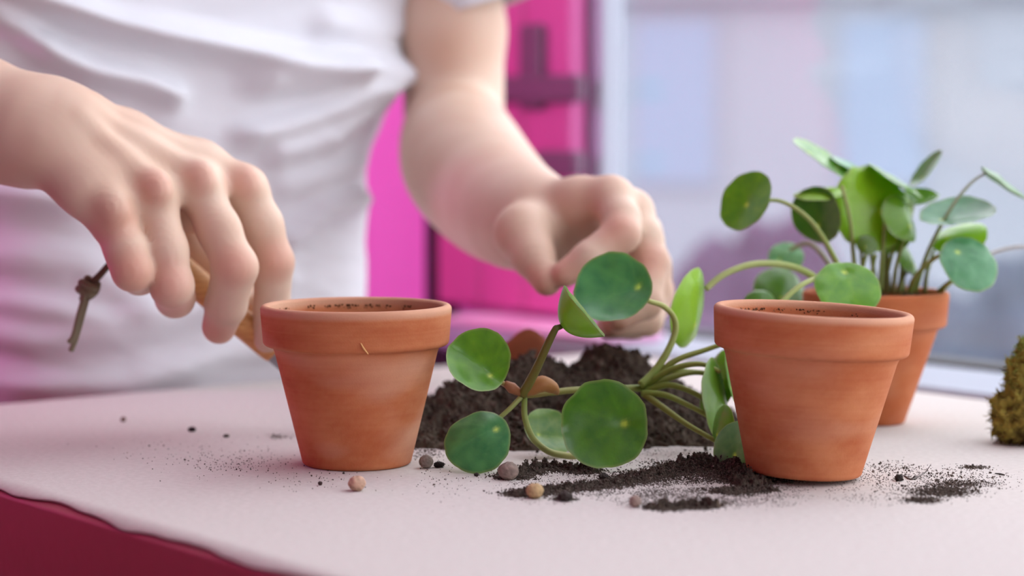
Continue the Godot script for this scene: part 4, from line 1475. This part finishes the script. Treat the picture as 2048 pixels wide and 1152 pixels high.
	path.call([[1243, 468, 1.455], [1178, 516, 1.447], [1130, 548, 1.446]], [0.0122, 0.0106, 0.0088], 7, 0.004)
	path.call([[1262, 424, 1.50], [1286, 476, 1.484], [1300, 524, 1.475]], [0.0140, 0.0126, 0.0124], 8, 0.006)
	path.call([[1300, 524, 1.475], [1292, 604, 1.457], [1238, 634, 1.446]], [0.0124, 0.0108, 0.0090], 8, 0.004)
	path.call([[1280, 466, 1.525], [1304, 530, 1.508], [1312, 588, 1.502]], [0.0136, 0.0120, 0.0118], 9, 0.006)
	path.call([[1312, 588, 1.502], [1294, 640, 1.482], [1226, 648, 1.466]], [0.0118, 0.0104, 0.0088], 9, 0.004)
	path.call([[1278, 500, 1.55], [1296, 570, 1.54], [1302, 620, 1.532]], [0.0126, 0.0110, 0.0106], 10, 0.006)
	path.call([[1302, 620, 1.532], [1268, 650, 1.51], [1216, 654, 1.498]], [0.0106, 0.0094, 0.0082], 10, 0.004)
	for c in range(6, 11): f.join[c] = 0.009
	f.join[6] = 0.014
	var reds := []
	for q in [[313, 369, 1.335], [402, 351, 1.353], [490, 360, 1.38], [472, 532, 1.348], [344, 560, 1.335], [266, 540, 1.324], [554, 522, 1.39], [1240, 466, 1.445], [1298, 520, 1.464], [1085, 570, 1.45], [435, 660, 1.38], [345, 620, 1.35], [232, 440, 1.333], [1130, 552, 1.44], [1240, 650, 1.45]]: reds.append(P.call(q))
	var skin := func(p: Vector3) -> Color:
		var k := 0.0
		for q in reds: k = maxf(k, 1.0 - p.distance_squared_to(q) / 0.00030)
		var n := fine.get_noise_3dv(p * 16.0)
		return lin(220, 192, 170).lerp(lin(210, 174, 150), clampf(0.35 + 0.7 * n, 0, 1)).lerp(lin(212, 142, 124), clampf(k, 0, 1) * 0.5)
	var b := Buf.new()
	f.nets(b, at(-160, 700, 1.30) * Vector3(1, 0, 1) + Vector3(-0.02, 0.79, -0.17), Vector3(-0.125, 1.005, -1.30), 0.0024, skin)
	f.nets(b, Vector3(-0.115, 0.80, -1.885), Vector3(0.125, 1.075, -1.42), 0.0030, skin)
	# --- the rest of the body, hidden by clothes or out of the frame
	var t := Field.new()
	var R := func(a: float, y: float, c: float) -> Vector3: return room_at(a, y, c)
	var hip := -0.14
	t.bone(R.call(hip, 0.90, 0.30), R.call(hip, 0.90, 0.42), 0.085, 0.085, 0, 0.05)
	t.bone(R.call(hip, 0.95, 0.31), R.call(-0.125, 1.16, 0.29), 0.07, 0.08, 0, 0.05)
	t.bone(R.call(hip, 0.95, 0.41), R.call(-0.125, 1.16, 0.43), 0.07, 0.08, 0, 0.05)
	t.bone(R.call(-0.10, 1.25, 0.24), R.call(-0.10, 1.25, 0.48), 0.055, 0.055, 0, 0.05)
	t.bone(R.call(-0.09, 1.24, 0.36), R.call(-0.05, 1.36, 0.36), 0.05, 0.045, 0, 0.03)
	t.bone(R.call(-0.06, 1.44, 0.36), R.call(-0.05, 1.50, 0.36), 0.075, 0.072, 0, 0.03)
	t.bone(R.call(-0.02, 1.40, 0.36), R.call(0.0, 1.385, 0.36), 0.05, 0.042, 0, 0.03)
	t.bone(R.call(0.035, 1.45, 0.36), R.call(0.05, 1.425, 0.36), 0.010, 0.013, 0, 0.012)
	t.bone(R.call(-0.05, 1.455, 0.283), R.call(-0.055, 1.42, 0.285), 0.012, 0.009, 0, 0.01)
	t.bone(R.call(-0.05, 1.455, 0.437), R.call(-0.055, 1.42, 0.435), 0.012, 0.009, 0, 0.01)
	t.bone(R.call(0.026, 1.398, 0.345), R.call(0.026, 1.398, 0.375), 0.008, 0.008, 0, 0.006)
	var l_sh: Vector3 = R.call(-0.06, 1.235, 0.545)
	var r_sh: Vector3 = R.call(-0.06, 1.235, 0.175)
	t.bone(R.call(-0.10, 1.25, 0.48), l_sh, 0.055, 0.055, 0, 0.04)
	t.bone(R.call(-0.10, 1.25, 0.24), r_sh, 0.055, 0.055, 0, 0.04)
	t.bone(l_sh, at(894, -60, 1.858), 0.052, 0.0435, 1, 0.03)
	t.bone(r_sh, r_el, 0.052, 0.043, 1, 0.03)
	t.bone(r_el, at(-400, 190, 1.43), 0.043, 0.0385, 1, 0.03)
	t.bone(at(-400, 190, 1.43), at(-150, 226, 1.388), 0.0385, 0.0378, 1, 0.03)
	t.bone(R.call(hip, 0.90, 0.30), R.call(-0.16, 0.10, 0.27), 0.075, 0.045, 2, 0.04)
	t.bone(R.call(hip, 0.90, 0.42), R.call(-0.16, 0.10, 0.45), 0.075, 0.045, 2, 0.04)
	t.nets(b, Vector3(-0.86, 0.06, -2.1), Vector3(0.05, 1.62, -1.36), 0.016, skin)
	obj("body", b.mesh(), M.skin, o)
	# --- trousers, shoes and hair
	var tr := Field.new()
	tr.bone(R.call(hip, 0.90, 0.30), R.call(hip, 0.90, 0.42), 0.10, 0.10, 0, 0.05)
	tr.bone(R.call(hip, 0.88, 0.295), R.call(-0.16, 0.06, 0.27), 0.092, 0.062, 1, 0.04)
	tr.bone(R.call(hip, 0.88, 0.425), R.call(-0.16, 0.06, 0.45), 0.092, 0.062, 2, 0.04)
	var tb := Buf.new()
	tr.nets(tb, Vector3(-0.66, 0.0, -2.12), Vector3(0.0, 1.04, -1.5), 0.018, func(_p): return Color.WHITE)
	tb.c = PackedColorArray()
	obj("trousers", tb.mesh(), M.denim, o)
	for e in [0.27, 0.45]:
		var sb := Buf.new()
		var sf := Field.new()
		sf.bone(R.call(-0.19, 0.045, e), R.call(0.03, 0.032, e), 0.044, 0.036, 0, 0.02)
		sf.nets(sb, R.call(-0.08, 0.04, e) - Vector3(0.2, 0.05, 0.2), R.call(-0.08, 0.04, e) + Vector3(0.2, 0.06, 0.2), 0.012, func(_p): return Color.WHITE)
		sb.c = PackedColorArray()
		obj("shoe", sb.mesh(), M.shoe, o)
	var hb := Buf.new()
	var hf := Field.new()
	hf.bone(R.call(-0.075, 1.47, 0.36), R.call(-0.062, 1.515, 0.36), 0.084, 0.076, 0, 0.02)
	hf.nets(hb, R.call(-0.07, 1.48, 0.36) - Vector3(0.14, 0.12, 0.14), R.call(-0.07, 1.48, 0.36) + Vector3(0.14, 0.14, 0.14), 0.012, func(_p): return Color.WHITE)
	hb.c = PackedColorArray()
	obj("hair", hb.mesh(), M.hair, o)
	shirt(o, l_sh, r_sh, r_el)


func shirt(o: Node3D, l_sh: Vector3, r_sh: Vector3, r_el: Vector3):
	var ahead := e1().rotated(Vector3.UP, 0.05)           # the trunk is twisted a little towards the window
	var across := e2().rotated(Vector3.UP, 0.05)
	# half widths by height, so that the outline bulges over the hip, tucks in at the armpit fold and spreads to the shoulder
	var ys := [0.68, 0.75, 0.80, 0.845, 0.866, 0.882, 0.893, 0.905, 0.925, 0.945, 0.962, 0.978, 0.988, 0.997, 1.004, 1.010, 1.018, 1.028, 1.045, 1.10, 1.18, 1.24, 1.275, 1.29]
	var ws := [0.178, 0.176, 0.176, 0.174, 0.177, 0.183, 0.178, 0.177, 0.184, 0.193, 0.204, 0.224, 0.237, 0.240, 0.233, 0.218, 0.222, 0.234, 0.250, 0.232, 0.23, 0.22, 0.16, 0.07]
	var curve := Curve.new()
	curve.min_domain = 0.6; curve.max_domain = 1.4; curve.max_value = 1.0
	for i in ys.size(): curve.add_point(Vector2(ys[i], ws[i]), 0, 0, Curve.TANGENT_LINEAR, Curve.TANGENT_LINEAR)
	# folds across the front: [path in frame pixels, height in metres, width in metres]
	var folds := []
	for q in [
			[[[30, -20], [120, 15], [210, 48], [310, 74], [430, 96], [560, 124], [690, 134]], 0.015, 0.011],
			[[[0, 20], [60, 60], [110, 110], [170, 142], [270, 165], [330, 190]], 0.013, 0.011],
			[[[500, 160], [620, 158], [720, 140], [800, 138]], 0.012, 0.015],
			[[[810, 165], [700, 198], [600, 235], [480, 270]], 0.012, 0.012],
			[[[770, 215], [650, 275], [540, 310]], 0.010, 0.013],
			[[[745, 330], [650, 352], [560, 372]], 0.005, 0.012],
			[[[745, 402], [640, 425], [560, 480]], 0.009, 0.012],
			[[[-40, 392], [60, 385], [150, 400]], 0.010, 0.012],
			[[[-60, 560], [60, 520], [180, 530], [280, 600]], 0.006, 0.016],
			[[[-60, 640], [120, 690], [260, 668], [420, 620], [560, 560]], 0.006, 0.014],
			[[[-60, 770], [100, 782], [250, 770], [420, 705], [560, 690]], 0.006, 0.014],
			[[[60, 610], [220, 640], [420, 590]], 0.006, 0.012],
			[[[850, 60], [760, 70], [640, 50]], 0.006, 0.014]]:
		var path := PackedVector2Array()
		for p in q[0]:
			var w := at(p[0], p[1], 1.0) - EYE            # to the plane of the shirt's front
			var n := e1()
			var hit := EYE + w * ((room_at(-0.012, 0, 0) - EYE).dot(n) / w.dot(n))
			path.append(Vector2((hit - room_at(0, 0, 0)).dot(e2()), hit.y))
		folds.append([path, q[1], q[2]])
	var b := Buf.new()
	var seg := 220
	var rows := 230
	for side in 2:
		for j in rows + 1:
			var y := lerpf(0.69, 1.29, float(j) / rows)
			var hw := curve.sample_baked(y) if false else curve.sample(y)
			var depth := 0.112 + 0.012 * smoothstep(1.0, 1.2, y) - 0.05 * smoothstep(1.2, 1.29, y)
			var mid := -0.125 + 0.05 * smoothstep(0.95, 1.25, y)
			for k in seg:
				var g := TAU * k / seg
				var ca := cos(g); var sa := sin(g)
				var w := signf(ca) * pow(absf(ca), 0.86) * hw
				var z := signf(sa) * pow(absf(sa), 0.86) * depth
				var n := Vector3(sa / depth, 0, ca / hw).normalized()      # x along e1, z along e2
				var out := 0.0
				if sa > -0.25:
					var face := smoothstep(-0.25, 0.2, sa)
					var pt := Vector2(0.36 + w, y)
					for fo in folds:
						var best := 1.0
						var p: PackedVector2Array = fo[0]
						for i in p.size() - 1:
							if absf(pt.y - p[i].y) < 0.09 or absf(pt.y - p[i + 1].y) < 0.09:
								best = minf(best, seg_dist(pt, p[i], p[i + 1]))
						var r: float = fo[2] * 0.9
						if best < r * 3.0: out += 1.6 * fo[1] * exp(-best * best / (r * r)) * face
					out += 0.0035 * fbm.get_noise_3d(w * 9.0, y * 22.0, 2.0) * face
				if side: out -= 0.0012
				b.v.append(room_at(mid, y, 0.36) + ahead * (z + n.x * out) + across * (w + n.z * out))
	var m := (rows + 1) * seg
	for j in rows:
		for k in seg:
			var k2 := (k + 1) % seg
			b.quad(j * seg + k, (j + 1) * seg + k, (j + 1) * seg + k2, j * seg + k2)
			b.quad(m + j * seg + k2, m + (j + 1) * seg + k2, m + (j + 1) * seg + k, m + j * seg + k)
	for k in seg:
		var k2 := (k + 1) % seg
		b.quad(k2, m + k2, m + k, k)
	var top := rows * seg
	for k in range(1, seg - 1):
		b.t.append_array([top, top + k + 1, top + k])
	obj("t_shirt", b.mesh(), M.cotton, o)
	# sleeves: open tubes with a folded hem
	for q in [[l_sh, at(964, 14, 1.845), 0.078, 0.0465], [r_sh, r_sh.lerp(r_el, 0.62), 0.075, 0.054]]:
		var s := Buf.new()
		var p0: Vector3 = q[0] + Vector3(0, 0.03, 0)
		var p1: Vector3 = q[1]
		var d := (p1 - p0).normalized()
		var u := d.cross(e1()).normalized()
		var w := d.cross(u)
		var prof := []
		for i in 25: prof.append([i / 24.0, 0.0])
		for i in 5: prof.append([1.0 + 0.004 * sin(i * PI / 4), -0.0005 - 0.0022 * (1 - cos(i * PI / 4)) / 2])
		for i in 20: prof.append([1.0 - i / 22.0, -0.0027])
		var ns := 64
		for i in prof.size():
			for k in ns:
				var g := TAU * k / ns
				var r: float = lerpf(q[2], q[3], prof[i][0]) + prof[i][1]
				r += 0.004 * fbm.get_noise_3d(cos(g) * 1.5, sin(g) * 1.5, prof[i][0] * 4.0)
				s.v.append(p0.lerp(p1, prof[i][0]) + (u * cos(g) + w * sin(g)) * r)
		for i in prof.size() - 1:
			for k in ns:
				var k2 := (k + 1) % ns
				s.quad(i * ns + k, i * ns + k2, (i + 1) * ns + k2, (i + 1) * ns + k)
		obj("sleeve", s.mesh(), M.cotton, o)
